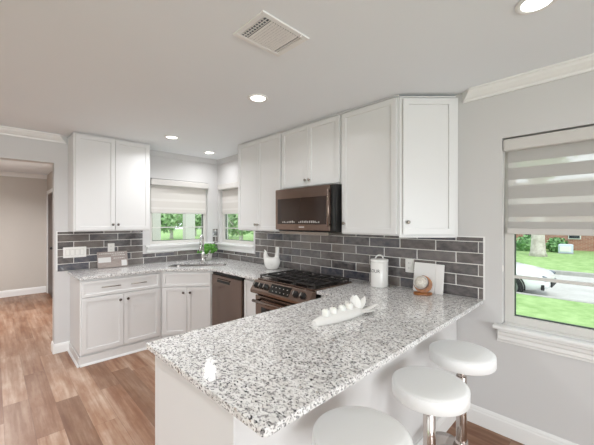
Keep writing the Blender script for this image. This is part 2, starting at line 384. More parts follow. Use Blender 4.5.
# ------------------------------------------------------------------ windows
SILL = [(0, 0), (.052, 0), (.056, -.006), (.056, -.018), (.050, -.024), (0, -.024)]
APR = [(0, -.024), (.040, -.024), (.038, -.040), (.026, -.052), (.020, -.066), (.018, -.098), (.010, -.106), (0, -.106)]
APR2 = [(0, -.024), (.044, -.024), (.044, -.034), (.034, -.044), (.030, -.062), (.022, -.072), (.022, -.096), (.012, -.104), (.010, -.118), (0, -.118)]
def window(name, label, P, w, z0, z1, sill_ext, glass_d, mid, fr=.05, apr=APR, muntins=(), meet=None):
    """P(s, out, z) maps: s along the opening 0..w, out = metres outdoors, z"""
    r = thing(name, label, 'window', P(w/2, .05, z0)); r['kind'] = 'structure'; del r['category']
    def bx(bm, s0, s1, o0, o1, za, zb, b=.002):
        a, c = P(s0, o0, za), P(s1, o1, zb); box(bm, min(a.x, c.x), max(a.x, c.x), min(a.y, c.y), max(a.y, c.y), za, zb, b)
    bm = B(); e = .002
    bx(bm, e, fr, glass_d-.03, glass_d+.04, z0+e, z1-e); bx(bm, w-fr, w-e, glass_d-.03, glass_d+.04, z0+e, z1-e)
    bx(bm, fr, w-fr, glass_d-.03, glass_d+.04, z0+e, z0+fr); bx(bm, fr, w-fr, glass_d-.03, glass_d+.04, z1-fr, z1-e)
    struct('window_frame', bm, 'vinyl', r)
    if meet:
        bm = B(); bx(bm, fr, w-fr, glass_d-.012, glass_d+.03, meet-.022, meet+.022); struct('meeting_rail', bm, 'trim', r)
    bm = B(); bx(bm, fr-.004, w-fr+.004, glass_d+.004, glass_d+.008, z0+fr-.004, z1-fr+.004, 0); struct('window_pane', bm, 'glass', r)
    for s0, s1, za, zb in muntins:
        bm = B(); bx(bm, s0, s1, glass_d-.006, glass_d+.018, za, zb, .002); struct('muntin', bm, 'vinyl', r)
    bm = B(); q = .007
    bx(bm, fr-.002, fr+q, glass_d-.004, glass_d+.012, z0+fr, z1-fr, 0); bx(bm, w-fr-q, w-fr+.002, glass_d-.004, glass_d+.012, z0+fr, z1-fr, 0); bx(bm, fr+q, w-fr-q, glass_d-.004, glass_d+.012, z0+fr-.002, z0+fr+q, 0); bx(bm, fr+q, w-fr-q, glass_d-.004, glass_d+.012, z1-fr-q, z1-fr+.002, 0)
    struct('glazing_gasket', bm, 'gasket', r, 'dark gasket around the pane')
    bm = B(); a, c = P(-sill_ext[0], -.002, z0), P(w+sill_ext[1], -.002, z0); out = P(0, -1, 0)-P(0, 0, 0)
    extr(bm, SILL, a, c, out, (0, 0, 1)); bx(bm, .003, w-.003, -.002, glass_d-.03, z0-.02+.022, z0+.006, 0); struct('window_sill', bm, 'trim', r)
    bm = B(); extr(bm, apr, P(-sill_ext[0]+.012, -.002, z0), P(w+sill_ext[1]-.012, -.002, z0), out, (0, 0, 1), .5, -.5); struct('window_apron', bm, 'trim', r)
    return r
PA = lambda s, o, z: Vector((WA[0]+s, o, z))
PB = lambda s, o, z: Vector((o, WB[1]-s, z))
PR = lambda s, o, z: Vector((o, WR[1]-s, z))
window('window_1', 'white framed window over the sink corner in the back wall', PA, WA[1]-WA[0], WA[2], WA[3], (.07, .075), .085, 0, .045, meet=None, muntins=((.046, WA[1]-WA[0]-.046, 1.39, 1.405),))
window('window_2', 'white framed window beside the sink in the right hand wall', PB, WB[1]-WB[0], WB[2], WB[3], (.03, .05), .085, 0, .05, muntins=((.051, WB[1]-WB[0]-.051, 1.372, 1.386),))
window('window_3', 'large white framed window on the right looking over the lawn', PR, WR[1]-WR[0], WR[2], WR[3], (.045, .08), .09, 0, .055, apr=APR2, muntins=((.051, WR[1]-WR[0]-.051, 1.082, 1.104),))

PF = lambda s, o, z: Vector((WF[1]-s, YR-o, z))
PL = lambda s, o, z: Vector((XL-o, WL[0]+s, z))
for nm, lb, P_, w_, zz in (('window_4', 'wide glazed patio opening in the wall behind the photographer', PF, WF[1]-WF[0], WF), ('window_5', 'wide glazed patio opening in the far left wall', PL, WL[1]-WL[0], WL)):  # both windows are unseen, added to house the fill lights
    window(nm, lb, P_, w_, zz[2], zz[3], (0, 0), .08, 0, .06, muntins=((w_/2-.03, w_/2+.03, zz[2]+.061, zz[3]-.061),))
def blind(name, label, P, w, zt, zb, cas_h, out0, bands, rail_h=.028, cloth='cloth', cord=None, group=None, stick=.035):
    r = thing(name, label, 'window blind', P(w/2, out0, zt))
    def bx(bm, s0, s1, o0, o1, za, zb, b=.002, mi=0):
        a, c = P(s0, o0, za), P(s1, o1, zb); box(bm, min(a.x, c.x), max(a.x, c.x), min(a.y, c.y), max(a.y, c.y), za, zb, b, mi=mi)
    bm = B(); bx(bm, .004, w-.004, out0-stick, out0+.04, zt-cas_h, zt-.003, .012); obj('cassette', bm, 'blind_white', r)
    bm = B()
    for za, zb2, mi in bands: bx(bm, .025, w-.022, out0+.008, out0+.0095, za, zb2, 0, mi)
    obj('blind_cloth', bm, [cloth, 'sheer', 'cloth_light'], r)
    bm = B(); bx(bm, .022, w-.020, out0-.004, out0+.020, zb, zb+rail_h, .005); obj('bottom_rail', bm, 'blind_white', r)
    if cord:
        s, zc = cord
        bm = B(); tube(bm, [P(s-.006, out0-.02, zt-cas_h+.01), P(s-.012, out0-.018, (zt+zc)/2), P(s-.016, out0-.016, zc)], .0022, 6)
        tube(bm, [P(s+.004, out0-.02, zt-cas_h+.01), P(s-.004, out0-.018, (zt+zc)/2), P(s-.012, out0-.016, zc)], .0022, 6); c = obj('pull_cord', bm, 'white_plastic', r)
        bm = B(); a = P(s-.014, out0-.014, zc); box(bm, a.x-.012, a.x+.012, a.y-.009, a.y+.009, a.z-.03, a.z+.014, .004); obj('cord_tensioner', bm, 'white_plastic', c)
    return r
M['blind_white'] = mat('blind_cassette', (206, 202, 198), .5)
def zebra(zt, zb, sheer, mi=1):
    out = []; z = zt
    for a, b in sheer:
        out.append((a, z, 0)); out.append((b, a, mi)); z = b
    out.append((zb, z, 0)); return out
blind('roller_blind', 'pale zebra roller blind half lowered in the back wall window over the sink', PA, WA[1]-WA[0]-.002, 2.066, 1.594, .088, .03, zebra(1.985, 1.61, [(1.80, 1.765), (1.68, 1.655)], 2), group=None, stick=.072, cloth='cloth_pale')
blind('roller_blind', 'small pale zebra blind half lowered in the sink side window next to wall cabinet', PB, WB[1]-WB[0]-.002, 2.056, 1.594, .088, .03, zebra(1.975, 1.61, [(1.80, 1.765), (1.68, 1.655)], 2), stick=.072, cloth='cloth_pale')
blind('roller_blind', 'grey and sheer striped zebra blind in the large window on the right', PR, WR[1]-WR[0]-.002, 2.052, 1.394, .085, .03,
      zebra(1.98, 1.43, [(1.888, 1.850), (1.770, 1.727), (1.638, 1.598), (1.512, 1.478)]), rail_h=.042, cord=(-.004+.012, 1.16))

# ------------------------------------------------------------------ tile backsplashes
def tiles(bm, P, w, z0, z1, holes, off=0.0, L=.305, H=.0838, g=.0055):
    """P(s, d, z): s along the wall, d out from the wall"""
    def clip_emit(s0, s1, a, b):
        pieces = [(s0, s1, a, b)]
        for hs0, hs1, ha, hb in holes:
            nxt = []
            for p in pieces:
                q0, q1, qa, qb = p
                if q1 <= hs0 or q0 >= hs1 or qb <= ha or qa >= hb: nxt.append(p); continue
                if q0 < hs0: nxt.append((q0, hs0, qa, qb))
                if q1 > hs1: nxt.append((hs1, q1, qa, qb))
                m0, m1 = max(q0, hs0), min(q1, hs1)
                if qa < ha: nxt.append((m0, m1, qa, ha))
                if qb > hb: nxt.append((m0, m1, hb, qb))
            pieces = nxt
        for q0, q1, qa, qb in pieces:
            if q1-q0 < .012 or qb-qa < .01: continue
            t = bmesh.new(); j = lambda: random.uniform(-.0011, .0011)
            c = [(q0, qa), (q1, qa), (q1, qb), (q0, qb)]
            lo = [t.verts.new(P(s, .001, z)) for s, z in c]; hi = [t.verts.new(P(s, .008+j(), z)) for s, z in c]
            top = t.faces.new(hi)
            for i in range(4): t.faces.new((lo[i], lo[(i+1) % 4], hi[(i+1) % 4], hi[i]))
            bmesh.ops.recalc_face_normals(t, faces=t.faces)
            bev(t, .0016, 1, [e for e in top.edges]); merge(bm, t)
    r = 0; z = z0
    while z < z1-.008:
        zb = min(z+H-g, z1); s = -2*L+off+(L/2 if r % 2 else 0)
        while s < w:
            a, b = max(s, 0), min(s+L-g, w)
            if b > a: clip_emit(a, b, z, zb)
            s += L
        z += H; r += 1
ZT = 1.364
TX0, TX1 = -2.018, -1.006
root = thing('tile_backsplash', 'dark grey subway tile backsplash on back wall behind counter and under sink window', 'backsplash', (-1.0, -.001, .93))
bm = B(); PT = lambda s, d, z: Vector((TX0+s, -.001-d, z))
hA = (WA[0]-.075-TX0, WA[1]+.08-TX0, WA[2]-.108, 2)
tiles(bm, PT, -TX0-.003, .917, ZT, [hA, (hA[0]-.02, hA[0]+.4, 1.05, 2)], .0)
obj('tiles', bm, 'tile', root)
bm = B(); box(bm, TX0, hA[0]+TX0-.02, -.0074, -.001, .916, ZT); box(bm, hA[0]+TX0-.02, -.003, -.0074, -.001, .916, hA[2]); box(bm, hA[1]+TX0, -.003, -.0074, -.001, hA[2], ZT); obj('grout', bm, 'grout', root)
bm = B(); box(bm, TX0-.01, TX0, -.010, -.001, .93, ZT+.008); box(bm, TX0, hA[0]+TX0-.02, -.010, -.001, ZT, ZT+.008); obj('edge_trim', bm, 'trim', root)
root = thing('tile_backsplash', 'glossy dark grey subway tile backsplash on the right wall behind the range', 'backsplash', (-.001, -2, .93))
bm = B(); PU = lambda s, d, z: Vector((-.001-d, -.012-s, z)); TL = 3.715
hB = (-1, -WB[0]+.05-.012, WB[2]-.108, 2)
tiles(bm, PU, TL, .917, ZT, [hB], .026)
obj('tiles', bm, 'tile', root)
bm = B(); box(bm, -.0074, -.001, -TL-.012, -.012, .916, hB[2]); box(bm, -.0074, -.001, -TL-.012, -.012-hB[1], hB[2], ZT); obj('grout', bm, 'grout', root)
bm = B(); box(bm, -.011, -.001, -TL-.022, -TL-.012, .917, ZT+.008); box(bm, -.011, -.001, -TL-.012, -3.54, ZT, ZT+.008); obj('edge_trim', bm, 'trim', root)

# ------------------------------------------------------------------ cabinets
def face(o, u):
    u = Vector((u[0], u[1], 0)).normalized(); n = Vector((u.y, -u.x, 0)); 
    return Matrix(((u.x, -n.x, 0, o[0]), (u.y, -n.y, 0, o[1]), (0, 0, 1, 0), (0, 0, 0, 1)))
def shaker(parent, F, x0, x1, z0, z1, rail=.058, t=.019, name='door', mt='cab'):
    b = bmesh.new(); bmesh.ops.create_cube(b, size=1)
    for v in b.verts: v.co = Vector((x0+(v.co.x+.5)*(x1-x0), -t+(v.co.y+.5)*t-.001, z0+(v.co.z+.5)*(z1-z0)))
    f = [q for q in b.faces if q.normal.y < -.9]
    bev(b, .0015, 1, [e for e in b.edges])
    f = [max((q for q in b.faces if q.normal.y < -.9), key=lambda q: q.calc_area())]
    bmesh.ops.inset_region(b, faces=f, thickness=rail, depth=0)
    bmesh.ops.inset_region(b, faces=f, thickness=.002, depth=-.009)
    bmesh.ops.transform(b, matrix=F, verts=b.verts)
    return obj(name, b, mt, parent)
def knob(parent, F, x, z, m='dark_knob', t=.019):
    b = B(); lathe(b, [(0, 0), (.006, 0), (.005, .010), (.0125, .016), (.0145, .021), (.012, .027), (0, .029)], seg=16, Mx=F @ axisM((x, -t-.001, z), (0, -1, 0)))
    return obj('knob', b, m, parent)
def bar_pull(parent, F, x0, x1, z, t=.019):
    b = B()
    for x in (x0+.015, x1-.015): cyl(b, F @ Vector((x, -t, z)), F @ Vector((x, -t-.026, z)), .0045, seg=10)
    cyl(b, F @ Vector((x0, -t-.026, z)), F @ Vector((x1, -t-.026, z)), .0055, seg=12, b=.001)
    return obj('pull_handle', b, 'nickel', parent)

Z0, Z1 = 1.371, 2.436
GW = 'white wall cabinets'; GB = 'white base cabinets'
# left wall cabinet
F = face((-1.922, -.335), (1, 0)); w = .786
c = thing('wall_cabinet', 'white two door wall cabinet left of the sink window on back wall', 'cabinet', (-1.52, -.17, Z0), GW)
bm = B(); box(bm, 0, w, 0, .333, Z0, Z1, .0015, F); obj('cabinet_body', bm, 'cab', c)
bm = B(); extr(bm, [(0, 0), (.012, 0), (.012, .008), (0, .012)], (-1.922, -.336, Z1), (-1.136, -.336, Z1), (0, -1, 0), (0, 0, 1)); obj('top_moulding', bm, 'cab', c)
for a, b_, kx in ((.018, .396, .370), (.399, .774, .425)):
    d = shaker(c, F, a, b_, Z0+.012, Z1-.012); knob(d, F, kx, Z0+.075)
def side_panel(): pass
# right run
def wall_cab(label, y0, y1, z0, doors, knobs, depth=.325):
    F = face((-depth, y0), (0, -1)); w = y0-y1
    c = thing('wall_cabinet', label, 'cabinet', (-.17, (y0+y1)/2, z0), GW)
    bm = B(); box(bm, .0005, w-.0005, 0, depth-.002, z0, Z1, .0015, F); obj('cabinet_body', bm, 'cab', c)
    bm = B(); extr(bm, [(0, 0), (.012, 0), (.012, .008), (0, .012)], (-depth-.001, y0, Z1), (-depth-.001, y1, Z1), (-1, 0, 0), (0, 0, 1)); obj('top_moulding', bm, 'cab', c)
    for (a, b_), kk in zip(doors, knobs):
        d = shaker(c, F, a, b_, z0+.012, Z1-.012)
        if kk: knob(d, F, kk[0], kk[1], 'nickel')
    return c
YA, YB, YC, YD = -1.078, -1.905, -2.698, -3.243
wall_cab('white two door wall cabinet between side window and microwave', YA, YB, Z0, ((.015, .412), (.415, .814)), ((.386, Z0+.075), (.441, Z0+.075)))
wall_cab('short white two door cabinet directly above the microwave', YB, YC, 1.815, ((.012, .395), (.398, .778)), ((.37, 1.885), (.423, 1.885)))
wall_cab('tall white single door wall cabinet right of the microwave', YC, YD, Z0, ((.014, .530),), ((.045, Z0+.095),))
# diagonal end cabinet
p0, p1 = Vector((-.325, YD-.002)), Vector((-.022, -3.540)); ZD = Z1-.014
F = face(p0, p1-p0); w = (p1-p0).length
c = thing('wall_cabinet', 'white angled end wall cabinet with one knobbed door at the window end', 'cabinet', (-.12, -3.32, Z0), GW)
bm = B(); prism(bm, [(-.325, YD-.002), (-.003, YD-.002), (-.003, -3.556), (-.022, -3.540)], Z0, ZD, .0015); obj('cabinet_body', bm, 'cab', c)
bm = B(); extr(bm, [(0, 0), (.012, 0), (.012, .008), (0, .012)], (*p0, ZD), (*p1, ZD), (-.7071, -.7071, 0), (0, 0, 1)); obj('top_moulding', bm, 'cab', c)
d = shaker(c, F, .022, w-.014, Z0+.012, ZD-.012); knob(d, F, .055, Z0+.105, 'nickel')
bm = B(); prism(bm, [(-.337, YD-.004), (-.318, YD-.004), (-.010, -3.545), (-.024, -3.556)], Z0-.012, Z0-.0005, .001); obj('light_rail', bm, 'cab', c)

# base cabinets
ZB = .8865                          # cabinet top under the stone
def plinth(c, pts, outn):
    pass
F = face((-1.905, -.580), (1, 0)); w = .815
c = thing('base_cabinet', 'white two drawer two door base cabinet left of the sink near hallway', 'cabinet', (-1.5, -.3, 0), GB)
bm = B(); box(bm, 0, w, 0, .575, .105, ZB, .0015, F); box(bm, .003, w, .004, .575, .001, .105, 0, F); obj('cabinet_body', bm, 'cab', c)
bm = B(); box(bm, -.006, w, -.010, 0, .001, .098, .002, F); box(bm, -.011, -.001, -.010, .573, .001, .098, .002, F)
extr(bm, QR, (-1.905, -.576, .001), (-1.905+w, -.576, .001), (0, -1, 0), (0, 0, 1)); extr(bm, QR, (-1.9, -.60, .001), (-1.9, -.006, .001), (-1, 0, 0), (0, 0, 1)); obj('plinth', bm, 'cab', c)
for a, b_, kx in ((.012, .400, .365), (.404, .790, .440)):
    d = shaker(c, F, a, b_, .125, .690); knob(d, F, kx, .628)
d = shaker(c, F, .012, .790, .700, .860, .035, name='drawer_front')
bar_pull(d, F, .185, .365, .787); bar_pull(d, F, .470, .635, .787)
# corner sink base, set diagonally
q0, q1 = Vector((-1.088, -.583)), Vector((-.622, -.965)); F = face(q0, q1-q0); w = (q1-q0).length
c = thing('base_cabinet', 'white diagonal corner sink base cabinet with two knobbed doors', 'cabinet', (-.55, -.5, 0), GB)
bm = B(); prism(bm, [tuple(q0), (-1.088, -.004), (-.004, -.004), (-.004, -.965), tuple(q1)], .105, .66, .0015); prism(bm, [tuple(q0), (-1.088, -.50), (-.54, -.965), tuple(q1)], .66, ZB-.001, .001)
prism(bm, [(q0.x+.002, q0.y+.004), (-1.086, -.006), (-.006, -.006), (-.006, -.963), (q1.x+.004, q1.y+.002)], .001, .105); obj('cabinet_body', bm, 'cab', c)
bm = B(); box(bm, .02, w-.02, -.010, 0, .001, .098, .002, F); obj('plinth', bm, 'cab', c)
for a, b_, kx in ((.022, w/2-.002, w/2-.04), (w/2+.002, w-.022, w/2+.04)):
    d = shaker(c, F, a, b_, .125, .690); knob(d, F, kx, .628)
shaker(c, F, .022, w-.022, .700, .860, .035, name='false_drawer_front')
# filler cabinet between dishwasher and range
c = thing('base_cabinet', 'narrow plain white filler cabinet between dishwasher and range', 'cabinet', (-.3, -1.77, 0), GB)
bm = B(); box(bm, -.60, -.004, -1.915, -1.618, .001, ZB, .0015); obj('cabinet_body', bm, 'cab', c)
shaker(c, face((-.60, -1.618), (0, -1)), .006, .29, .125, .86, .05)
# peninsula base
PXL, PY0, PY1 = -1.988, -2.869, -3.535
c = thing('peninsula_base', 'white panelled peninsula base under the long granite worktop', 'cabinet', (-1.0, -3.2, 0), GB)
bm = B(); box(bm, PXL, -.004, PY1, PY0, .001, ZB, .0015); box(bm, -.62, -.004, PY0, -2.712, .001, ZB, .0015); obj('cabinet_body', bm, 'cab', c)
bm = B(); box(bm, PXL-.008, PXL-.0005, PY1-.02, PY0-.035, .001, ZB-.001, .001); obj('end_panel', bm, 'cab', c)
bm = B(); box(bm, PXL-.004, -.008, PY1-.012, PY1-.0005, .001, ZB-.001, .001); obj('back_panel', bm, 'cab', c)
F = face((-.63, PY0), (-1, 0))
for i in range(3): 
    d = shaker(c, F, .01+i*.447, .447+i*.447, .125, .86, name='door'); knob(d, F, .40+i*.447 if i != 1 else .49, .79)
bm = B(); extr(bm, BASE, (-1.99, PY1-.013, .001), (-.008, PY1-.013, .001), (0, -1, 0), (0, 0, 1)); obj('skirting', bm, 'trim', c)

# ------------------------------------------------------------------ worktops
ZK0, ZK1 = .8875, .9135
def slab(bm, poly, hole=None):
    t = bmesh.new()
    vs = [t.verts.new((x, y, ZK1)) for x, y in poly]; es = [t.edges.new((vs[i], vs[(i+1) % len(vs)])) for i in range(len(vs))]
    if hole:
        hv = [t.verts.new((x, y, ZK1)) for x, y in hole]; es += [t.edges.new((hv[i], hv[(i+1) % len(hv)])) for i in range(len(hv))]
    bmesh.ops.triangle_fill(t, use_beauty=True, use_dissolve=True, edges=es)
    bmesh.ops.recalc_face_normals(t, faces=t.faces)
    if t.faces[0].normal.z < 0: bmesh.ops.reverse_faces(t, faces=t.faces)
    top = t.faces[:]
    r = bmesh.ops.extrude_face_region(t, geom=top)
    bmesh.ops.translate(t, verts=[v for v in r['geom'] if isinstance(v, bmesh.types.BMVert)], vec=(0, 0, ZK0-ZK1))
    bmesh.ops.recalc_face_normals(t, faces=t.faces)
    ed = [e for e in t.edges if len(e.link_faces) == 2 and e.calc_face_angle() > .4 and abs(e.verts[0].co.z-e.verts[1].co.z) < .001]
    bev(t, .002, 2, ed); merge(bm, t)
def arc(cx, cy, r, a0, a1, k=6): return [(cx+r*math.cos(math.radians(a0+(a1-a0)*i/k)), cy+r*math.sin(math.radians(a0+(a1-a0)*i/k))) for i in range(k+1)]
# sink cut-out: rounded rectangle set across the corner
sc = Vector((-.585, -.545)); su = Vector((.7726, -.6349)); sv = Vector((.6349, .7726)); SL, SW, SR = .36, .185, .08
def rrect(l, w, r):
    out = []
    for cx, cy, a in ((l-r, w-r, 0), (-l+r, w-r, 90), (-l+r, -w+r, 180), (l-r, -w+r, 270)): out += arc(cx, cy, r, a, a+90, 6)
    return out
hole = [tuple(sc+su*a+sv*b_) for a, b_ in rrect(SL, SW, SR)]
bm = B(); slab(bm, [(-1.925, -.004), (-1.925, -.61)]+[(-1.10, -.61), (-.648, -.985), (-.648, -1.917), (-.155, -1.917), (-.155, -2.6885), (-.004, -2.6885), (-.004, -.004)], hole)
w1 = obj('worktop', bm, 'granite'); tag(w1, 'speckled white granite worktop around the corner sink', 'countertop')
bm = B(); slab(bm, arc(-2.017, -2.866, .008, 180, 90, 4)+[(-.648, -2.858), (-.648, -2.690), (-.004, -2.690), (-.004, -3.727)]+arc(-1.992, -3.709, .018, 270, 180, 6))
w2 = obj('worktop', bm, 'granite'); tag(w2, 'long speckled white granite peninsula worktop in the foreground', 'countertop')

# ------------------------------------------------------------------ sink and faucet
c = thing('sink', 'undermounted steel corner sink sunk into granite below faucet', 'sink', (*sc, .7))
bm = B()
ring = lambda l, w, r, z: [Vector((*(sc+su*a+sv*b_), z)) for a, b_ in rrect(l, w, r)]
L = [ring(SL+.02, SW+.02, SR+.02, ZK0-.0015), ring(SL-.002, SW-.002, SR, ZK0-.0015), ring(SL-.006, SW-.006, SR, ZK0-.19), ring(SL-.03, SW-.03, SR-.02, ZK0-.205)]
R_ = [[bm.verts.new(p) for p in q] for q in L]
for a, b_ in zip(R_, R_[1:]):
    for i in range(len(a)): f = bm.faces.new((a[i], a[(i+1) % len(a)], b_[(i+1) % len(a)], b_[i])); f.smooth = True
bm.faces.new(R_[-1]); bmesh.ops.recalc_face_normals(bm, faces=bm.faces); obj('basin', bm, 'steel_in', c)
bm = B(); lathe(bm, [(0, 0), (.04, 0), (.04, .003), (.03, .004), (0, .002)], (*sc, ZK0-.2045), 20); obj('drain', bm, 'chrome', c)
fx, fy = -.452, -.395
c = thing('faucet', 'tall brushed nickel pull down faucet behind the corner sink', 'faucet', (fx, fy, ZK1))
bm = B(); lathe(bm, [(0, 0), (.034, 0), (.034, .006), (.026, .012), (.026, .11), (.022, .125), (.016, .15), (0, .15)], (fx, fy, ZK1+.0005), 24); obj('faucet_body', bm, 'chrome', c)
dv = Vector((-.6349, -.7726, 0)); bp = Vector((fx, fy, ZK1))
pts = [bp+Vector((0, 0, .14)), bp+Vector((0, 0, .30))]+[bp+dv*(.085-.085*math.cos(math.radians(a)))+Vector((0, 0, .30+.085*math.sin(math.radians(a)))) for a in range(20, 181, 20)]+[bp+dv*.17+Vector((0, 0, .25))]
bm = B(); tube(bm, pts, .0125, 12); obj('spout', bm, 'chrome', c)
bm = B(); cyl(bm, bp+dv*.17+Vector((0, 0, .255)), bp+dv*.17+Vector((0, 0, .175)), .016, .019, 16, .002); obj('spray_head', bm, 'chrome', c)
hv = Vector((.7726, -.6349, 0)); bm = B(); cyl(bm, bp+hv*.02+Vector((0, 0, .075)), bp+hv*.055+Vector((0, 0, .075)), .017, seg=16, b=.002); tube(bm, [bp+hv*.045+Vector((0, 0, .08)), bp+hv*.075+Vector((0, 0, .115)), bp+hv*.10+Vector((0, 0, .165))], .008, 10, rs=[.010, .008, .006]); obj('handle', bm, 'chrome', c)

# potted plant in the corner
px, py = -.26, -.20
c = thing('potted_plant', 'small bushy green plant in a white pot in the sink corner', 'plant', (px, py, ZK1))
bm = B(); lathe(bm, [(0, 0), (.040, 0), (.052, .085), (.056, .09), (.056, .10), (.048, .10), (.046, .088), (0, .085)], (px, py, ZK1+.0005), 24); obj('pot', bm, 'ceramic', c)
bm = B(); lathe(bm, [(0, .0), (.045, 0), (.043, .004), (0, .008)], (px, py, ZK1+.088), 20); obj('soil', bm, 'soil', c)
def leaf_blob(bm, cx, cy, cz, rx, ry, rz, k, size, flat=.6, seed=1, shell=.55):
    rnd = random.Random(seed)
    for _ in range(k):
        d_ = Vector((rnd.gauss(0, 1), rnd.gauss(0, 1), rnd.gauss(0, 1))).normalized(); rr = shell+(1-shell)*rnd.random()
        p = Vector((cx+d_.x*rx*rr, cy+d_.y*ry*rr, cz+d_.z*rz*rr)); nv = (d_+Vector((rnd.gauss(0, flat), rnd.gauss(0, flat), rnd.gauss(0, flat)+.3))).normalized()
        a = nv.orthogonal().normalized(); a = (Matrix.Rotation(rnd.random()*6.28, 3, nv) @ a); b_ = nv.cross(a); s = size*(.7+.6*rnd.random())
        v = [bm.verts.new(p+a*s*.5*x+b_*s*.32*y+nv*s*z) for x, y, z in ((-1, 0, 0), (-.3, -.9, .06), (.5, -.7, .04), (1, 0, -.08), (.5, .7, .04), (-.3, .9, .06))]
        bm.faces.new((v[0], v[1], v[2], v[3])); bm.faces.new((v[0], v[3], v[4], v[5]))
bm = B(); leaf_blob(bm, px, py, ZK1+.165, .135, .115, .075, 420, .042, seed=3, shell=.35)
leaf_blob(bm, px-.11, py-.06, ZK1+.14, .09, .06, .05, 120, .038, seed=4, shell=.3); obj('foliage', bm, 'plant', c)
bm = B()
for i in range(9):
    a = i*2.4; tube(bm, [(px, py, ZK1+.09), (px+.04*math.cos(a), py+.04*math.sin(a), ZK1+.13), (px+.08*math.cos(a), py+.07*math.sin(a), ZK1+.18)], .002, 5)
obj('stem', bm, 'plant', c)

# ------------------------------------------------------------------ dishwasher
c = thing('dishwasher', 'dark stainless dishwasher under the worktop right of the sink', 'dishwasher', (-.3, -1.3, 0))
y0, y1 = -.975, -1.612
bm = B(); box(bm, -.60, -.01, y1, y0, .09, ZB-.012); box(bm, -.55, -.01, y1, y0, .002, .09); obj('dishwasher_body', bm, 'black', c)
bm = B(); box(bm, -.642, -.602, y1+.006, y0-.006, .11, .848, .004); obj('door', bm, 'steel', c)
bm = B(); box(bm, -.632, -.602, y1+.006, y0-.006, .850, .870, .002); obj('control_strip', bm, 'black', c)
bm = B(); box(bm, -.645, -.6425, y0-.40, y0-.13, .768, .802, .001); h_ = obj('handle_recess', bm, 'black', c)  # black plate on the door paints the shadow of the handle pocket
bm = B(); box(bm, -.655, -.6455, y0-.405, y0-.125, .800, .812, .003); obj('handle_lip', bm, 'steel', h_)

# ------------------------------------------------------------------ range
RY0, RY1 = -1.9185, -2.6885
c = thing('gas_range', 'dark stainless slide-in gas range with five front knobs', 'range', (-.35, -2.3, 0))
bm = B(); box(bm, -.66, -.02, RY1+.004, RY0-.004, .03, .88, .002)
for x in (-.6, -.08):
    for y in (RY0-.06, RY1+.06): cyl(bm, (x, y, .001), (x, y, .032), .018, seg=12)
obj('range_body', bm, 'black', c)
bm = B(); box(bm, -.665, -.158, RY1+.002, RY0-.002, .905, .925, .003); obj('cooktop', bm, 'steel', c)
bm = B(); extr(bm, [(-.655, .905), (-.69, .915), (-.752, .825), (-.750, .800), (-.735, .790), (-.655, .800)], (0, RY1, 0), (0, RY0, 0), (1, 0, 0), (0, 0, 1)); bev(bm, .004, 2, [e for e in bm.edges if abs(e.verts[0].co.y-e.verts[1].co.y) > .5]); panel = obj('control_panel', bm, 'steel', c)
nrm = Vector((-.09, 0, .062)).normalized(); up = Vector((.062, 0, .09)).normalized()
def onp(y, s): return Vector((-.752, y, .825))+up*(s*.1093)+nrm*.0005
for y in (RY0-.062, RY0-.135, RY0-.205, RY0-.60, RY0-.685):
    bm = B(); cp = onp(y, .5); lathe(bm, [(0, 0), (.030, 0), (.030, .004), (.024, .006), (.022, .030), (.019, .034), (0, .035)], seg=24, Mx=axisM(cp, nrm)); k_ = obj('knob', bm, 'black', panel)
    bm = B(); cyl(bm, cp+nrm*.035-up*.02, cp+nrm*.035+up*.02, .004, seg=8); obj('knob_grip', bm, 'nickel', k_)
bm = B(); cs = [onp(RY0-.265, .12), onp(RY0-.53, .12), onp(RY0-.53, .9), onp(RY0-.265, .9)]
lo = [bm.verts.new(p) for p in cs]; hi = [bm.verts.new(p+nrm*.002) for p in cs]; bm.faces.new(hi)
for i in range(4): bm.faces.new((lo[i], lo[(i+1) % 4], hi[(i+1) % 4], hi[i]))
bmesh.ops.recalc_face_normals(bm, faces=bm.faces); disp = obj('display', bm, 'black_glass', panel)
for i in range(10):
    bm = B(); p = onp(RY0-.29-.025*i, .3 if i % 2 else .65); box(bm, -.006, .006, -.003, .003, 0, .0006, 0, Matrix.Translation(p+nrm*.0022) @ Matrix(((0, up.x, nrm.x, 0), (-1, up.y, nrm.y, 0), (0, up.z, nrm.z, 0), (0, 0, 0, 1))))
    obj('display_mark', bm, 'grey_ink', disp)
bm = B(); box(bm, -.695, -.661, RY1+.006, RY0-.006, .20, .765, .004); door = obj('oven_door', bm, 'steel', c)
bm = B(); box(bm, -.698, -.6955, RY1+.10, RY0-.10, .32, .66, .001); obj('oven_window', bm, 'black_glass', door)
bm = B()
for y in (RY0-.06, RY1+.06): cyl(bm, (-.695, y, .722), (-.745, y, .722), .010, seg=12)
cyl(bm, (-.745, RY0-.03, .722), (-.745, RY1+.03, .722), .014, seg=16, b=.002); obj('oven_handle', bm, 'steel', door)
bm = B(); box(bm, -.692, -.661, RY1+.006, RY0-.006, .04, .19, .004); obj('drawer', bm, 'steel', c)
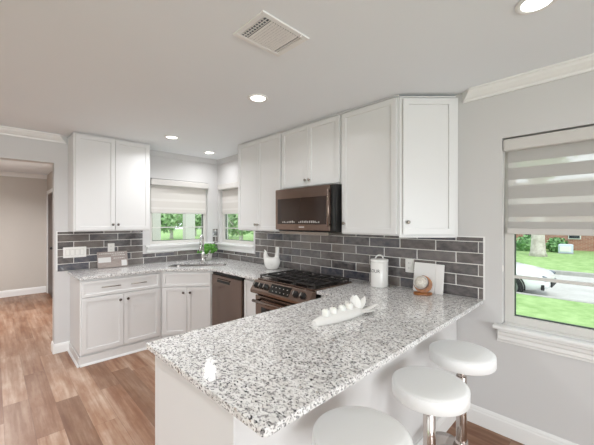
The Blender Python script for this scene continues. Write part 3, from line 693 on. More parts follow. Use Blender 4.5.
# burners and grates
for x, y, r in ((-.29, RY0-.15, .04), (-.53, RY0-.15, .05), (-.41, (RY0+RY1)/2, .045), (-.29, RY1+.15, .035), (-.53, RY1+.15, .05)):
    bm = B(); lathe(bm, [(0, 0), (r+.015, 0), (r+.012, .006), (r, .008), (r, .016), (r-.006, .019), (0, .02)], (x, y, .9255), 20); obj('burner', bm, 'iron', c)
for k in range(3):
    ya = RY0-.012-k*.2475; yb = ya-.243; bm = B(); z0, z1 = .945, .958
    for y in (ya-.008, yb+.008, (ya+yb)/2): box(bm, -.645, -.170, y-.007, y+.007, z0, z1, .002)
    for x in (-.637, -.178, -.41): box(bm, x-.007, x+.007, yb+.002, ya-.002, z0, z1, .002)
    for x in (-.53, -.29):
        box(bm, x-.006, x+.006, yb+.01, ya-.01, z0+.002, z1+.004, .002)
        for dy in (-.06, .06): box(bm, x-.06, x+.06, (ya+yb)/2+dy-.005, (ya+yb)/2+dy+.005, z0+.002, z1+.004, .002)
    for x in (-.637, -.178):
        for y in (ya-.01, yb+.01): box(bm, x-.008, x+.008, y-.007, y+.007, .9255, z0+.004, .002)
    obj('grate', bm, 'iron', c)

# ------------------------------------------------------------------ microwave
MY0, MY1, MZ0, MZ1, MX = -1.930, -2.690, 1.385, 1.808, -.40
c = thing('microwave', 'dark stainless over-the-range microwave hung under short cabinet', 'microwave', (-.2, -2.3, MZ0))
bm = B(); box(bm, MX, -.012, MY1, MY0, MZ0, MZ1, .003); obj('microwave_body', bm, 'black', c)
bm = B(); box(bm, MX-.042, MX-.001, MY1+.03, MY0, MZ0+.012, MZ1-.003, .004); door = obj('door', bm, 'steel', c)
bm = B(); box(bm, MX-.0445, MX-.0425, MY1+.075, MY0-.035, MZ0+.07, MZ1-.10, .001); win = obj('door_window', bm, 'microwave_glass', door)
for i in range(22):
    if i in (8, 9): continue
    bm = B()
    y = MY0-.12-i*.023; box(bm, MX-.0456, MX-.0448, y-.006*random.uniform(.5, 1), y+.006, MZ0+.083, MZ0+.092+.014*random.random())
    obj('control_mark', bm, 'grey_ink', win)
bm = B(); box(bm, MX-.0436, MX-.0422, (MY0+MY1)/2-.035, (MY0+MY1)/2+.035, MZ0+.038, MZ0+.048); obj('badge', bm, 'grey_ink', door, )
bm = B(); box(bm, MX-.036, MX-.001, MY1+.001, MY1+.027, MZ0+.012, MZ1-.003, .004); obj('side_trim', bm, 'black', c)
bm = B(); cyl(bm, (MX-.062, MY1+.036, MZ0+.05), (MX-.062, MY1+.036, MZ1-.04), .010, seg=14, b=.002)
for z in (MZ0+.07, MZ1-.06): cyl(bm, (MX-.042, MY1+.036, z), (MX-.062, MY1+.036, z), .007, seg=10)
obj('handle', bm, 'steel', door)
bm = B(); box(bm, MX-.03, -.06, MY1+.06, MY0-.05, MZ0-.028, MZ0-.001, .003); v_ = obj('vent_panel', bm, 'nickel', c)
bm = B(); box(bm, MX+.02, -.14, (MY0+MY1)/2-.20, (MY0+MY1)/2-.02, MZ0-.031, MZ0-.0285, .001); obj('vent_filter', bm, 'black', v_)

# ------------------------------------------------------------------ switch plates
def plate(name, label, P, w, h, gangs, kind):
    c = thing(name, label, 'wall switch' if kind == 'rocker' else 'wall outlet', P(0, 0, 0))
    def bx(bm, s0, s1, d0, d1, za, zb, b):
        a, q = P(s0, d0, za), P(s1, d1, zb); box(bm, min(a.x, q.x), max(a.x, q.x), min(a.y, q.y), max(a.y, q.y), min(a.z, q.z), max(a.z, q.z), b)
    bm = B(); bx(bm, -w/2, w/2, .0088, .015, -h/2, h/2, .003); p = obj('cover_plate', bm, 'white_plastic', c)
    for i in range(gangs):
        s = (i-(gangs-1)/2)*.046
        if kind == 'rocker':
            bm = B(); bx(bm, s-.0185, s+.0185, .0148, .0153, -.035, .035, 0); obj('switch_surround', bm, 'shadow_grey', c)  # grey sheet paints the shaded gap around the rocker
            bm = B(); bx(bm, s-.0165, s+.0165, .0154, .0185, -.033, .033, .0015); obj('rocker_switch', bm, 'white_plastic', c)
        else:
            for dz in (.021, -.021):
                bm = B(); bx(bm, s-.016, s+.016, .0152, .017, dz-.014, dz+.014, .003); k_ = obj('socket', bm, 'white_plastic', c)
                bm = B()
                for q in (-.006, .006): bx(bm, s+q-.001, s+q+.001, .0171, .0174, dz-.005, dz+.006, 0)
                obj('socket_slots', bm, 'black', k_)
plate('light_switch', 'white four gang rocker switch plate on tiles left of sign', lambda s, d_, z: Vector((-1.857+s, -d_, 1.125+z)), .222, .122, 4, 'rocker')
plate('wall_outlet', 'white outlet plate behind the sign on the back wall tiles', lambda s, d_, z: Vector((-1.486+s, -d_, 1.152+z)), .075, .118, 1, 'socket')
plate('wall_outlet', 'white outlet plate on dark tiles left of the white board', lambda s, d_, z: Vector((-d_, -3.174-s, 1.108+z)), .075, .118, 1, 'socket')

# ------------------------------------------------------------------ counter accessories
def board_frame(center, u, lean, h):
    u = Vector((*u, 0)).normalized(); back = Vector((-u.y, u.x, 0)); upv = (Vector((0, 0, 1))*math.cos(lean)+back*math.sin(lean)); nn = u.cross(upv)
    return Matrix(((u.x, nn.x, upv.x, center[0]), (u.y, nn.y, upv.y, center[1]), (u.z, nn.z, upv.z, center[2]), (0, 0, 0, 1)))
# sign on left worktop leaning against the tiles
Fm = board_frame((-1.468, -.060, ZK1+.001), (1, .0), math.radians(14), .2)
c = thing('wooden_sign', 'greyed wooden sign board with white cards leaning on back wall tiles', 'sign', (-1.445, -.06, ZK1))
bm = B(); box(bm, -.172, .160, 0, .012, 0, .196, .002, Fm)
b_ = obj('board', bm, 'sign_wood', c)
bm = B(); box(bm, -.165, -.03, .0121, .016, .066, .130, .001, Fm) if False else box(bm, -.165, -.03, .0122, .015, .066, .128, .0005, Fm); f1 = obj('card', bm, 'paper', b_)
bm = B(); box(bm, .085, .145, .0122, .015, .012, .085, .0005, Fm); obj('card', bm, 'paper', b_)
for z, a, e_ in ((.170, -.15, .12), (.146, -.02, .13), (.108, 0, .12), (.10, -.14, -.1), (.088, -.155, -.06)):
    x = a; bm = B()
    while x < e_:
        q = random.uniform(.008, .022); box(bm, x, min(x+q, e_), .0123, .0132 if z > .105 else .0158, z, z+.008, 0, Fm); x += q+.006
    obj('worn_text_row', bm, 'paper', b_)['kind'] = 'stuff'
# white ceramic bird
def swan():
    bc = Vector((-.163, -1.540, ZK1+.0005)); u = Vector((.715, -.699, 0)); v = Vector((.699, .715, 0))
    Mx = Matrix(((u.x, v.x, 0, bc.x), (u.y, v.y, 0, bc.y), (0, 0, 1, bc.z), (0, 0, 0, 1)))
    c = thing('bird_figurine', 'white ceramic bird figurine standing on worktop left of the range', 'figurine', bc)
    bm = B(); t = B()
    prof = [(0, 0), (.050, 0), (.062, .008), (.078, .035), (.088, .065), (.092, .095), (.088, .12), (.072, .14), (.040, .152), (0, .155)]
    lathe(t, prof, seg=28, sx=1.06, sy=.70)
    for vv in t.verts:                                     # saddle: the back dips between head and tail
        if vv.co.z > .09: vv.co.z -= .014*max(0, 1-abs(vv.co.x-.005)/.06)*(vv.co.z-.09)/.06
    merge(bm, t, Mx)
    t = B(); tube(t, [(-.055, 0, .10), (-.072, 0, .14), (-.080, 0, .185), (-.080, 0, .215), (-.096, 0, .238)], .02, 12, rs=[.040, .034, .024, .012, .003]); merge(bm, t, Mx)
    t = B(); tube(t, [(.050, 0, .10), (.058, 0, .15), (.062, 0, .20), (.062, 0, .262), (.062, 0, .265)], .03, 16, rs=[.038, .028, .025, .025, .022]); 
    merge(bm, t, Mx)
    o = obj('bird_body', bm, 'ceramic', c)
    rm = o.modifiers.new('r', 'REMESH'); rm.mode = 'VOXEL'; rm.voxel_size = .005; rm.use_smooth_shade = True
    sm = o.modifiers.new('s', 'SMOOTH'); sm.iterations = 6
    bm = B(); t = B()
    for sx in (-1, 1): tube(t, [(0, -.0585, .055), (sx*.016, -.0600, .073), (sx*.014, -.0605, .086), (sx*.005, -.0605, .086), (0, -.0605, .080)], .0018, 6)
    merge(bm, t, Mx); obj('heart_mark', bm, 'grey_ink', c)
swan()
# FLOUR canister
fc = Vector((-.118, -2.948, ZK1+.0005)); FR, FH = .075, .215
c = thing('flour_canister', 'white lidded canister lettered FLOUR standing against dark tiles', 'canister', fc)
bm = B(); lathe(bm, [(0, 0), (FR-.006, 0), (FR-.001, .004), (FR, .012), (FR, FH-.004), (FR-.003, FH), (0, FH)], fc, 48); can = obj('canister_body', bm, 'ceramic', c)
bm = B(); lathe(bm, [(0, FH+.0005), (FR+.0005, FH+.0005), (FR+.0015, FH+.004), (FR+.0015, FH+.020), (FR-.002, FH+.025), (FR-.02, FH+.028), (0, FH+.030)], fc, 48); lid = obj('lid', bm, 'ceramic', c)
u = Vector((.715, -.699, 0)); bm = B(); tube(bm, [fc+u*(.034*math.cos(a))+Vector((0, 0, FH+.024+.034*max(0, math.sin(a)))) for a in [math.pi*i/12 for i in range(13)]], .0065, 10); obj('lid_handle', bm, 'ceramic', lid)
def text_bm(s, size, extrude=.0004):
    cu = bpy.data.curves.new('txt', 'FONT'); cu.body = s; cu.size = size; cu.extrude = extrude; cu.align_x = 'CENTER'; cu.resolution_u = 3
    o = bpy.data.objects.new('txt', cu); COL.objects.link(o); dg = bpy.context.evaluated_depsgraph_get(); me = o.evaluated_get(dg).to_mesh()
    b = B(); b.from_mesh(me); o.evaluated_get(dg).to_mesh_clear(); bpy.data.objects.remove(o); bpy.data.curves.remove(cu); return b
bm = text_bm('FLOUR', .040); bmesh.ops.subdivide_edges(bm, edges=[e for e in bm.edges if e.calc_length() > .01], cuts=2)
to_cam = math.atan2(-4.393-fc.y, -2.537-fc.x)
a0 = to_cam - math.radians(40)                       # lettering turned towards the left
for vv in bm.verts:
    ang = a0+vv.co.x*.95/FR; r_ = FR+.0004+vv.co.z
    vv.co = Vector((fc.x+r_*math.cos(ang), fc.y+r_*math.sin(ang), fc.z+.128+vv.co.y))
obj('lettering', bm, 'ink', can)
# white board leaning on the tiles
Fm = board_frame((-.058, -3.348, ZK1+.001), (0, -1), math.radians(8), .24)
c = thing('white_board', 'white square board leaning on tiles behind the wooden moon ornament', 'board', (-.058, -3.348, ZK1))
bm = B(); box(bm, -.118, .055, 0, .014, 0, .232, .002, Fm); obj('front_panel', bm, 'paper', c)
bm = B(); box(bm, .057, .118, -.001, .012, 0, .230, .002, Fm); obj('side_strip', bm, 'paper', c)
# crescent moon ornament
mc = Vector((-.150, -3.348, ZK1+.0005)); u = Vector((.60, -.80, 0)).normalized(); v = Vector((.80, .60, 0)).normalized()
Mx = Matrix(((u.x, v.x, 0, mc.x), (u.y, v.y, 0, mc.y), (0, 0, 1, mc.z), (0, 0, 0, 1)))
c = thing('moon_ornament', 'wooden crescent moon ornament holding a white ball on peninsula worktop', 'ornament', mc)
bm = B(); lathe(bm, [(0, 0), (.066, 0), (.070, .004), (.070, .014), (.066, .018), (0, .018)], seg=36, Mx=Mx, sy=.62); obj('base', bm, 'amber', c)
bm = B(); outer = [(.066*math.cos(math.radians(a)), .082+.066*math.sin(math.radians(a))) for a in range(-160, 81, 8)]
inner = [(-.014+.056*math.cos(math.radians(a)), .094+.054*math.sin(math.radians(a))) for a in range(84, -166, -8)]
prism(bm, outer+inner, -.016, .016, 0, Mx @ Matrix.Rotation(math.radians(90), 4, 'X')); obj('crescent', bm, 'amber', c)
bm = B(); lathe(bm, [(0, -.047)]+[(.047*math.cos(math.radians(a)), .047*math.sin(math.radians(a))) for a in range(-75, 76, 15)]+[(0, .047)], seg=28, Mx=Mx @ Matrix.Translation((-.016, -.004, .096))); obj('ball', bm, 'shell', c)
# pineapple-like candle holder
hc = Vector((-1.045, -3.272, ZK1+.0005)); ax = Vector((1, -.10, 0)).normalized(); ay = Vector((.10, 1, 0)).normalized()
Mx = Matrix(((ax.x, ay.x, 0, hc.x), (ax.y, ay.y, 0, hc.y), (0, 0, 1, hc.z), (0, 0, 0, 1)))
c = thing('candle_holder', 'long white carved candle holder with leafy end on granite peninsula', 'candle holder', hc)
bm = B(); t = B(); K = 22; rings = []
for i in range(K+1):
    s = i/K; x = -.245+.40*s; wr = .056*math.sin(math.pi*min(1, .06+s*.86))**.55; hh = .056*math.sin(math.pi*min(1, .07+s*.84))**.5
    rings.append([t.verts.new((x, wr*math.cos(a), .0 if math.sin(a) < -.2 else max(0, hh*(.25+.75*math.sin(a))))) for a in [2*math.pi*j/20 for j in range(20)]])
for a, b_ in zip(rings, rings[1:]):
    for j in range(20): f = t.faces.new((a[j], a[(j+1) % 20], b_[(j+1) % 20], b_[j])); f.smooth = True
t.faces.new(rings[0]); t.faces.new(rings[-1]); bmesh.ops.recalc_face_normals(t, faces=t.faces)
merge(bm, t, Mx); obj('carved_body', bm, 'ceramic', c)
def leaf(bm, p, d, L, w, curl):
    p, d = Vector(p), Vector(d).normalized(); side = d.cross(Vector((0, 0, 1))).normalized(); nn = side.cross(d); t = B(); rings = []
    for i in range(8):
        s = i/7; q = p+d*L*s+nn*curl*s*s; wd = w*(math.sin(math.pi*(.25+.75*s))**.8 if s < 1 else 0)+.0008
        rings.append([t.verts.new(q+side*wd+nn*.002), t.verts.new(q+nn*(.008*(1-s)+.002)), t.verts.new(q-side*wd+nn*.002), t.verts.new(q-nn*.004)])
    for a, b_ in zip(rings, rings[1:]):
        for j in range(4): f = t.faces.new((a[j], a[(j+1) % 4], b_[(j+1) % 4], b_[j]))
    t.faces.new(rings[0]); t.faces.new(rings[-1]); bmesh.ops.recalc_face_normals(t, faces=t.faces); merge(bm, t)
for p, d_, L_, w_, cu in (((.10, 0, .03), (.25, .2, .9), .070, .024, .01), ((.11, .02, .028), (.6, .65, .55), .085, .022, .01), ((.12, 0, .025), (.85, .25, .38), .10, .020, .01),
                          ((.12, -.02, .018), (.9, -.15, .10), .115, .021, .012), ((.11, -.03, .016), (.7, -.62, .08), .07, .02, .004), ((.10, .035, .02), (.45, .9, .25), .085, .020, .006), ((.08, .0, .03), (-.35, .1, .9), .06, .016, .004), ((.13, .03, .014), (.9, .5, .06), .115, .019, .01)):
    bm = B(); leaf(bm, p, d_, L_*1.22, w_*1.25, cu); bmesh.ops.transform(bm, matrix=Mx, verts=bm.verts); obj('leaf', bm, 'ceramic', c)
# four candles in the holder
words_ = ['first white candle from the pointed left end of the holder', 'second white candle from the left end of the holder', 'third white candle from the left end of the holder', 'white candle nearest the leafy end of the holder']
cand0 = None
for i, x in enumerate((-.166, -.108, -.034, .030)):
    p = Mx @ Vector((x, -.010, .040))
    if cand0 is None:
        cand0 = thing('candle', words_[0], 'candle', p, 'candles in the carved holder')
        bm = B(); lathe(bm, [(0, 0), (.0185, 0), (.021, .005), (.0215, .025), (.019, .034), (.012, .038), (0, .038)], p, 20); obj('wax', bm, 'candle', cand0)
        bm = B(); cyl(bm, p+Vector((0, 0, .0375)), p+Vector((0, 0, .045)), .0008, seg=6); obj('wick', bm, 'ink', cand0)
    else:
        q = copy_tree(cand0); q.location = p; q['label'] = words_[i]

# ------------------------------------------------------------------ bar stools
def stool():
    c = thing('bar_stool', '', 'stool', (0, 0, 0), 'white round bar stools along the peninsula')
    R = .170; zt = .748
    bm = B(); lathe(bm, [(0, zt), (R*.55, zt+.001), (R-.02, zt-.0005), (R-.009, zt-.003), (R-.003, zt-.009), (R, zt-.018), (R, zt-.063), (R-.005, zt-.068), (0, zt-.068)], seg=56); st = obj('seat', bm, 'leather', c)
    bm = B(); t = B(); tube(t, [((R-.0025)*math.cos(a), (R-.0025)*math.sin(a), zt-.0095) for a in [2*math.pi*i/48 for i in range(49)]], .0022, 6, False); merge(bm, t); obj('piping', bm, 'leather', st)
    bm = B(); lathe(bm, [(0, zt-.086), (.09, zt-.086), (.092, zt-.070), (0, zt-.0685)], seg=28); obj('seat_plate', bm, 'pole', c)
    bm = B(); cyl(bm, (0, 0, .38), (0, 0, zt-.0865), .020, seg=24); obj('gas_lift', bm, 'pole', c)
    bm = B(); cyl(bm, (0, 0, .03), (0, 0, .60), .028, seg=24, b=.002); obj('column', bm, 'pole', c)
    bm = B(); lathe(bm, [(0, .196), (.10, .196), (.104, .2), (.104, .216), (.10, .22), (0, .22)], seg=36, Mx=Matrix.Translation((-.075, .075, 0)), sy=.8); lathe(bm, [(.030, .18), (.034, .18), (.034, .235), (.030, .235)], seg=24); obj('footrest', bm, 'pole', c)
    bm = B(); lathe(bm, [(0, .001), (.195, .001), (.197, .006), (.185, .014), (.10, .026), (.045, .036), (.034, .05), (0, .05)], seg=48); obj('base', bm, 'pole', c)
    bm = B(); tube(bm, [(0, 0, zt-.110), (.06, .08, zt-.114), (.08, .13, zt-.119)], .005, 8); obj('lift_lever', bm, 'pole', c)
    return c
SP = [((-.622, -3.778), 'white round bar stool nearest the large window'), ((-1.060, -3.778), 'middle white round bar stool on chrome column'), ((-1.622, -3.776), 'white round bar stool closest to the near peninsula corner, cut by frame')]
s0 = stool(); s0.location = (*SP[0][0], 0); s0['label'] = SP[0][1]
for p, lb in SP[1:]:
    q = copy_tree(s0); q.location = (*p, 0); q['label'] = lb
    if 'middle' in lb:                                    # this one is set a little lower on its gas lift
        for ch in q.children:
            if ch.name.split('.')[0] in ('seat', 'seat_plate', 'lift_lever'): ch.location.z -= .022
            if ch.name.startswith('gas_lift'): ch.location.z -= .0225

# ------------------------------------------------------------------ ceiling fittings
c = thing('ceiling_vent', 'white square louvred air vent in the ceiling', 'vent', (-1.50, -3.14, ZC))
vx0, vx1, vy0, vy1 = -1.655, -1.345, -3.268, -3.015
bm = B()
for a in ((vx0, vx1, vy0, vy0+.028), (vx0, vx1, vy1-.028, vy1), (vx0, vx0+.028, vy0+.028, vy1-.028), (vx1-.028, vx1, vy0+.028, vy1-.028)): box(bm, *a, ZC-.010, ZC-.001, .003)
obj('vent_frame', bm, 'trim', c)
bm = B(); box(bm, vx0+.028, vx1-.028, vy0+.028, vy1-.028, ZC-.0035, ZC-.001); obj('vent_duct', bm, 'grille_dark', c)
for i in range(11):
    x = vx0+.080+i*.0165; bm = B(); box(bm, -.0058, .0058, vy0+.030, vy1-.030, -.0007, .0007, 0, Matrix.Translation((x, 0, ZC-.008)) @ Matrix.Rotation(math.radians(18), 4, 'Y')); obj('slat', bm, 'trim', c)
for xx in (vx0+.033, vx0+.050, vx0+.067):
    bm = B(); box(bm, xx-.0015, xx+.0015, vy0+.030, vy1-.030, ZC-.008, ZC-.004); obj('slat', bm, 'trim', c)
bm = B()
for i in range(9): y = vy0+.048+i*.0195; box(bm, vx0+.030, vx0+.066, y-.003, y+.003, ZC-.009, ZC-.0085)
obj('cross_slats', bm, 'trim', c)
bm = B()
for i in range(2): x = vx1-.045+i*.014; box(bm, x-.004, x+.004, vy0+.032, vy1-.032, ZC-.0085, ZC-.004, 0)
obj('slat', bm, 'trim', c)
bm = B(); box(bm, vx1-.062, vx1-.054, vy0+.005, vy0+.010, ZC-.022, ZC-.0105, .001); obj('damper_lever', bm, 'trim', c)
DL = [((-1.05, -2.435), 'round recessed ceiling light nearest the air vent over kitchen'), ((-1.07, -.835), 'round recessed ceiling light near the left wall cabinet'), ((-.365, -.415), 'round recessed ceiling light over the sink corner'), ((-.820, -4.150), 'round recessed ceiling light above the bar stools by large window')]
UNSEEN_FILL = [(-2.85, -1.15), (-2.6, -2.2), (-2.6, -4.9), (-4.2, -2.2), (-4.2, -4.9), (-2.6, -6.6), (-.9, -6.3), (-2.5, 2.0)]  # unseen downlights, added to brighten kitchen, living space and hall
d0 = None
def downlight(p, lb, watts=4.5):
    global d0
    if d0 is None:
        d0 = thing('downlight', lb, 'ceiling light', (*p, ZC), 'recessed ceiling lights')
        bm = B(); lathe(bm, [(.056, -.001), (.080, -.001), (.080, -.004), (.076, -.007), (.062, -.008), (.058, -.004)], (*p, ZC), 40); obj('trim_ring', bm, 'trim', d0)
        bm = B(); lathe(bm, [(0, -.001), (.0575, -.001), (.0575, -.0045), (0, -.006)], (*p, ZC), 40); obj('lens', bm, 'lens', d0)
        o = d0
    else:
        o = copy_tree(d0); o.location = (*p, ZC); o['label'] = lb
    light('downlight_lamp', 'AREA', (p[0], p[1], ZC-.013), (0, 0, 0), watts, (.965, .98, 1), shape='DISK', size=.11, spread=math.radians(155))
for (p, lb), watts in zip(DL, (3, 7, 3, .8)): downlight(p, lb, watts)
for i, p in enumerate(UNSEEN_FILL): downlight(p, ['round recessed light on the left just before the hallway opening', 'round recessed light behind the photographer left of peninsula', 'round recessed light behind the photographer in line with stools', 'round recessed light on the far left ahead of camera', 'round recessed light on the far left behind camera', 'round recessed light at the back of the living space', 'round recessed light at the back near right wall', 'round recessed light in the hallway ceiling'][i], 42 if p[1] > 0 else (14 if p[0] < -4 else 11 if p[1] > -3 else 1))

# ------------------------------------------------------------------ outdoors
ZG = -.40; ZS = -.62
bm = B(); box(bm, -40, 7.25, -14, 70, ZG-.1, ZG); box(bm, 7.25, 13.69, 8, 70, ZG-.1, ZG); g = struct('lawn', bm, 'lawn')
bm = B(); box(bm, 7.4, 13.5, -40, 7.99, ZS-.1, ZS); struct('street', bm, 'street')
bm = B(); box(bm, 7.25, 7.4, -40, 7.99, ZS-.1, ZG+.02, .02); struct('kerb', bm, 'curb')
bm = B(); box(bm, 13.5, 13.7, -40, 7.99, ZS-.1, ZS+.15, .02); struct('kerb', bm, 'curb')
t = B(); v = [t.verts.new(p) for p in ((13.7, -40, ZS+.13), (19, -40, -.33), (60, -40, -.30), (60, 70, -.30), (19, 70, -.33), (13.7, 70, ZS+.13))]; t.faces.new(v); bmesh.ops.recalc_face_normals(t, faces=t.faces); struct('lawn', t, 'lawn')
# parked car (nose towards -y)
def car():
    c = thing('parked_car', 'white saloon car parked at the kerb beyond the lawn', 'car', (8.2, -1.2, ZS))
    xc, yn = 8.5, -3.20
    # longitudinal stations: (dist from nose, half width, belt z, roof z, roof half width)
    st = [(0, .60, .50, .50, .55), (.08, .74, .62, .66, .66), (.30, .84, .68, .74, .74), (.7, .89, .72, .80, .80), (1.15, .91, .78, .88, .82), (1.5, .91, .82, 1.02, .74), (2.0, .91, .86, 1.36, .60), (2.6, .91, .88, 1.43, .58), (3.2, .91, .88, 1.36, .58), (3.7, .90, .90, 1.10, .66), (4.1, .87, .90, .98, .72), (4.45, .80, .84, .90, .68), (4.55, .70, .60, .62, .60)]
    bm = B(); rings = []
    for y, hw, bz, rz, rw in st:
        low = .20 if .2 < y < 4.4 else .30
        half = [(hw*.80, low), (hw*.97, low+.08), (hw, (low+bz)/2), (hw*.985, bz), (rw, bz+(rz-bz)*.75), (rw*.8, rz-.01), (0, rz)]
        pts = half+[(-x, z) for x, z in half[-2::-1]]
        rings.append([bm.verts.new((xc+x, yn+y, ZS+z)) for x, z in pts])
    k = len(rings[0])
    for a, b_ in zip(rings, rings[1:]):
        for j in range(k): f = bm.faces.new((a[j], a[(j+1) % k], b_[(j+1) % k], b_[j])); f.smooth = True
    bm.faces.new(rings[0]); bm.faces.new(rings[-1]); bmesh.ops.recalc_face_normals(bm, faces=bm.faces)
    o = obj('car_body', bm, 'car', c); sb = o.modifiers.new('s', 'SUBSURF'); sb.levels = 2; sb.render_levels = 2
    bm = B(); prism(bm, [(1.62, .93), (2.05, 1.28), (3.15, 1.28), (3.6, 1.0), (3.5, .93)], -.012, .012, .003, Matrix(((0, 0, .35, xc-.80), (1, 0, 0, yn), (0, 1, 0, ZS), (0, 0, 0, 1)))); obj('side_window', bm, 'car_glass', c)
    for y in (.86, 3.62):
        for sx in (-1, 1):
            x = xc+sx*.83; bm = B(); cyl(bm, (x-.11, yn+y, ZS+.325), (x+.11, yn+y, ZS+.325), .325, seg=36, b=.03); w_ = obj('wheel', bm, 'rubber', c)
            bm = B(); cyl(bm, (x+sx*.112, yn+y, ZS+.325), (x+sx*.118, yn+y, ZS+.325), .22, seg=30)
            for q in range(5): a = q*2*math.pi/5; tube(bm, [(x+sx*.124, yn+y, ZS+.325), (x+sx*.122, yn+y+.19*math.cos(a), ZS+.325+.19*math.sin(a))], .022, 8)
            obj('wheel_rim', bm, 'alloy', w_)
            bm = B(); tube(bm, [(xc+sx*.905, yn+y+.365*math.cos(a), ZS+.325+.365*math.sin(a)) for a in [math.radians(q) for q in range(-10, 191, 10)]], .018, 8); obj('wheel_arch', bm, 'rubber', c)
    for sx in (-1, 1):
        bm = B(); lathe(bm, [(0, -.05), (.06, -.03), (.075, 0), (.06, .03), (0, .05)], seg=20, sx=2.2, Mx=Matrix.Translation((xc+sx*.66, yn+.16, ZS+.60)) @ Matrix.Rotation(math.radians(sx*-58), 4, 'Z') @ Matrix.Rotation(math.radians(90), 4, 'X')); obj('headlight', bm, 'headlamp', c)
        bm = B(); box(bm, -.04, .04, -.02, .02, -.09, .06, .015, Matrix.Translation((xc+sx*.735, yn+.14, ZS+.38)) @ Matrix.Rotation(math.radians(sx*52), 4, 'Z')); obj('fog_light', bm, 'rubber', c)
    bm = B(); box(bm, xc-.40, xc+.40, yn-.022, yn+.02, ZS+.34, ZS+.50, .015); obj('grille', bm, 'rubber', c)
car()
# trees, hedges
def tree(label, x, y, zg, tr, th, crown, n_, size, seed, group=None, m='leaf', flare=1.5):
    c = thing('tree', label, 'tree', (x, y, zg), group); rnd = random.Random(seed)
    bm = B(); tube(bm, [(x, y, zg-.05), (x, y, zg+.25), (x+.02, y, zg+.8), (x, y+.03, zg+th)], tr, 14, rs=[tr*flare, tr*1.12, tr, tr*.8])
    for i in range(5):
        a = i*1.256+rnd.random(); tube(bm, [(x, y, zg+th*.85), (x+.6*math.cos(a)*crown[0]*.5, y+.6*math.sin(a)*crown[0]*.5, zg+th+crown[1]*.4), (x+math.cos(a)*crown[0]*.7, y+math.sin(a)*crown[0]*.7, zg+th+crown[1]*.9)], tr*.4, 8, rs=[tr*.5, tr*.3, tr*.12])
    obj('trunk', bm, 'bark', c)
    bm = B()
    for i in range(7):
        a = rnd.random()*6.28; rr = crown[0]*.55*rnd.random()
        leaf_blob(bm, x+rr*math.cos(a), y+rr*math.sin(a), zg+th+crown[1]*(.35+.65*rnd.random()), crown[0]*.6, crown[0]*.6, crown[1]*.45, n_//7, size, seed=seed*10+i, shell=.2)
    obj('crown', bm, m, c)
def bush(label, x, y, z, rx, ry, rz, k, size, seed, group=None):
    bm = B(); leaf_blob(bm, x, y, z+rz*.8, rx, ry, rz, k, size, seed=seed, shell=.45)
    lathe(bm, [(0, 0), (rx*.5, 0), (rx*.75, rz*.7), (rx*.5, rz*1.3), (0, rz*1.5)], (x, y, z), 14, sy=ry/rx)
    tag(obj('bush', bm, 'hedge'), label, 'bush', group)
tree('broad pale trunked tree on the lawn across the street', 18.3, -1.50, -.37, .30, 4.2, (3.0, 2.2), 1400, .35, 5, flare=1.45)
GBU = 'bushes along the far house'
bush('green bush left of pale tree trunk across the street', 21.2, -.55, -.33, .8, .75, .52, 700, .2, 11, GBU)
bush('green bush just right of pale tree trunk across the street', 21.6, -1.95, -.33, .6, .55, .5, 600, .2, 12, GBU)
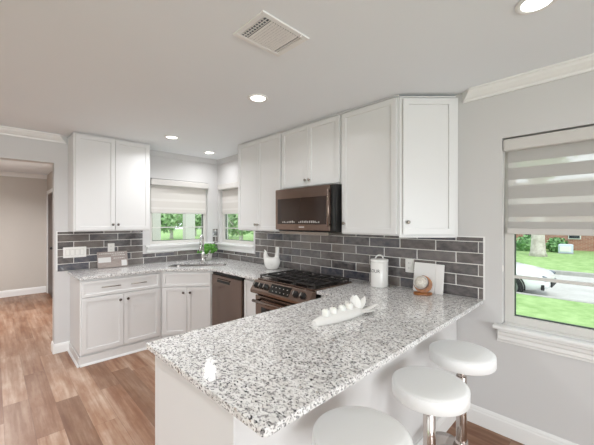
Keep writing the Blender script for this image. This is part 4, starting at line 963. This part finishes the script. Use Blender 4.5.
# brick house across the street
c = thing('brick_house', 'low red brick house across the street', 'house', (25, -4, -.3))
bm = B(); box(bm, 23.5, 32, -16, 2, -.35, 2.4); obj('wall', bm, 'brick', c)
bm = B(); extr(bm, [(22.7, 2.4), (33, 2.4), (27.8, 4.6)], (0, -16.6, 0), (0, 2.6, 0), (1, 0, 0), (0, 0, 1)); obj('roof', bm, 'roof', c)
for y in (-2.6, -.3, -7):
    bm = B(); box(bm, 23.44, 23.499, y-.3, y+.3, .38, 1.6, .01); f_ = obj('window', bm, 'trim', c)
    bm = B(); box(bm, 23.42, 23.439, y-.25, y+.25, .43, 1.54); obj('pane', bm, 'car_glass', f_)
c = thing('utility_box', 'pale blue white utility box on the lawn before brick house', 'utility box', (20.7, -2.42, -.33))
bm = B(); box(bm, 20.4, 20.9, -2.74, -2.12, -.30, .20, .05); obj('box_shell', bm, 'ac', c)
bm = B(); box(bm, 20.38, 20.399, -2.68, -2.2, -.2, .10, .005); obj('box_panel', bm, 'trim', c)
bm = B(); box(bm, 20.36, 20.94, -2.77, -2.09, -.345, -.301); obj('box_plinth', bm, 'curb', c)
# porch behind the sink window
for (x0, x1, y, lb) in ((-.45, -.30, 1.6, 'white porch column seen at the left of sink window'), (.50, .72, 2.3, 'thick pale porch column seen right of centre in sink window')):
    c = thing('porch_column', lb, 'column', ((x0+x1)/2, y, ZG), 'porch columns')
    bm = B(); box(bm, x0, x1, y-.08, y+.08, ZG, 2.3, .01); obj('shaft', bm, 'porch', c)
    bm = B(); box(bm, x0-.03, x1+.03, y-.11, y+.11, ZG+.001, ZG+.15, .01); obj('column_base', bm, 'porch', c)
GT = 'trees beyond the back garden'
for i, (x, y, th, cr, lb) in enumerate(((.9, 14, 2.1, (1.5, 1.0), 'leafy tree hanging into top left of the sink window'), (8.2, 25, .9, (2.0, 1.9), 'leafy tree in left half of the sink window'), (11.2, 29, .8, (2.2, 2.0), 'leafy tree in the middle distance of the sink window'), (16.6, 34.5, .9, (2.2, 2.0), 'leafy tree at the right edge of the sink window'),
        (14.0, 20.0, .5, (1.9, 2.0), 'leafy tree filling left half of the sink side window'), (18.2, 21.5, .6, (2.2, 2.0), 'leafy tree at right in the sink side window'), (16.5, 26.5, .6, (2.0, 2.0), 'far tree between the two through the sink side window'))):
    tree(lb, x, y, ZG if y > 8 and x < 13.6 else -.40, .16, th, cr, 1500, .34, 20+i, GT)
for i, (x, y, lb) in enumerate(((6.0, 33, 'low garden bush far left through the sink window'), (10.5, 37.5, 'low garden bush farthest off in the sink window'))):
    bush(lb, x, y, -.40, 1.8, 1.4, .9, 900, .3, 40+i, 'bushes in the back garden')
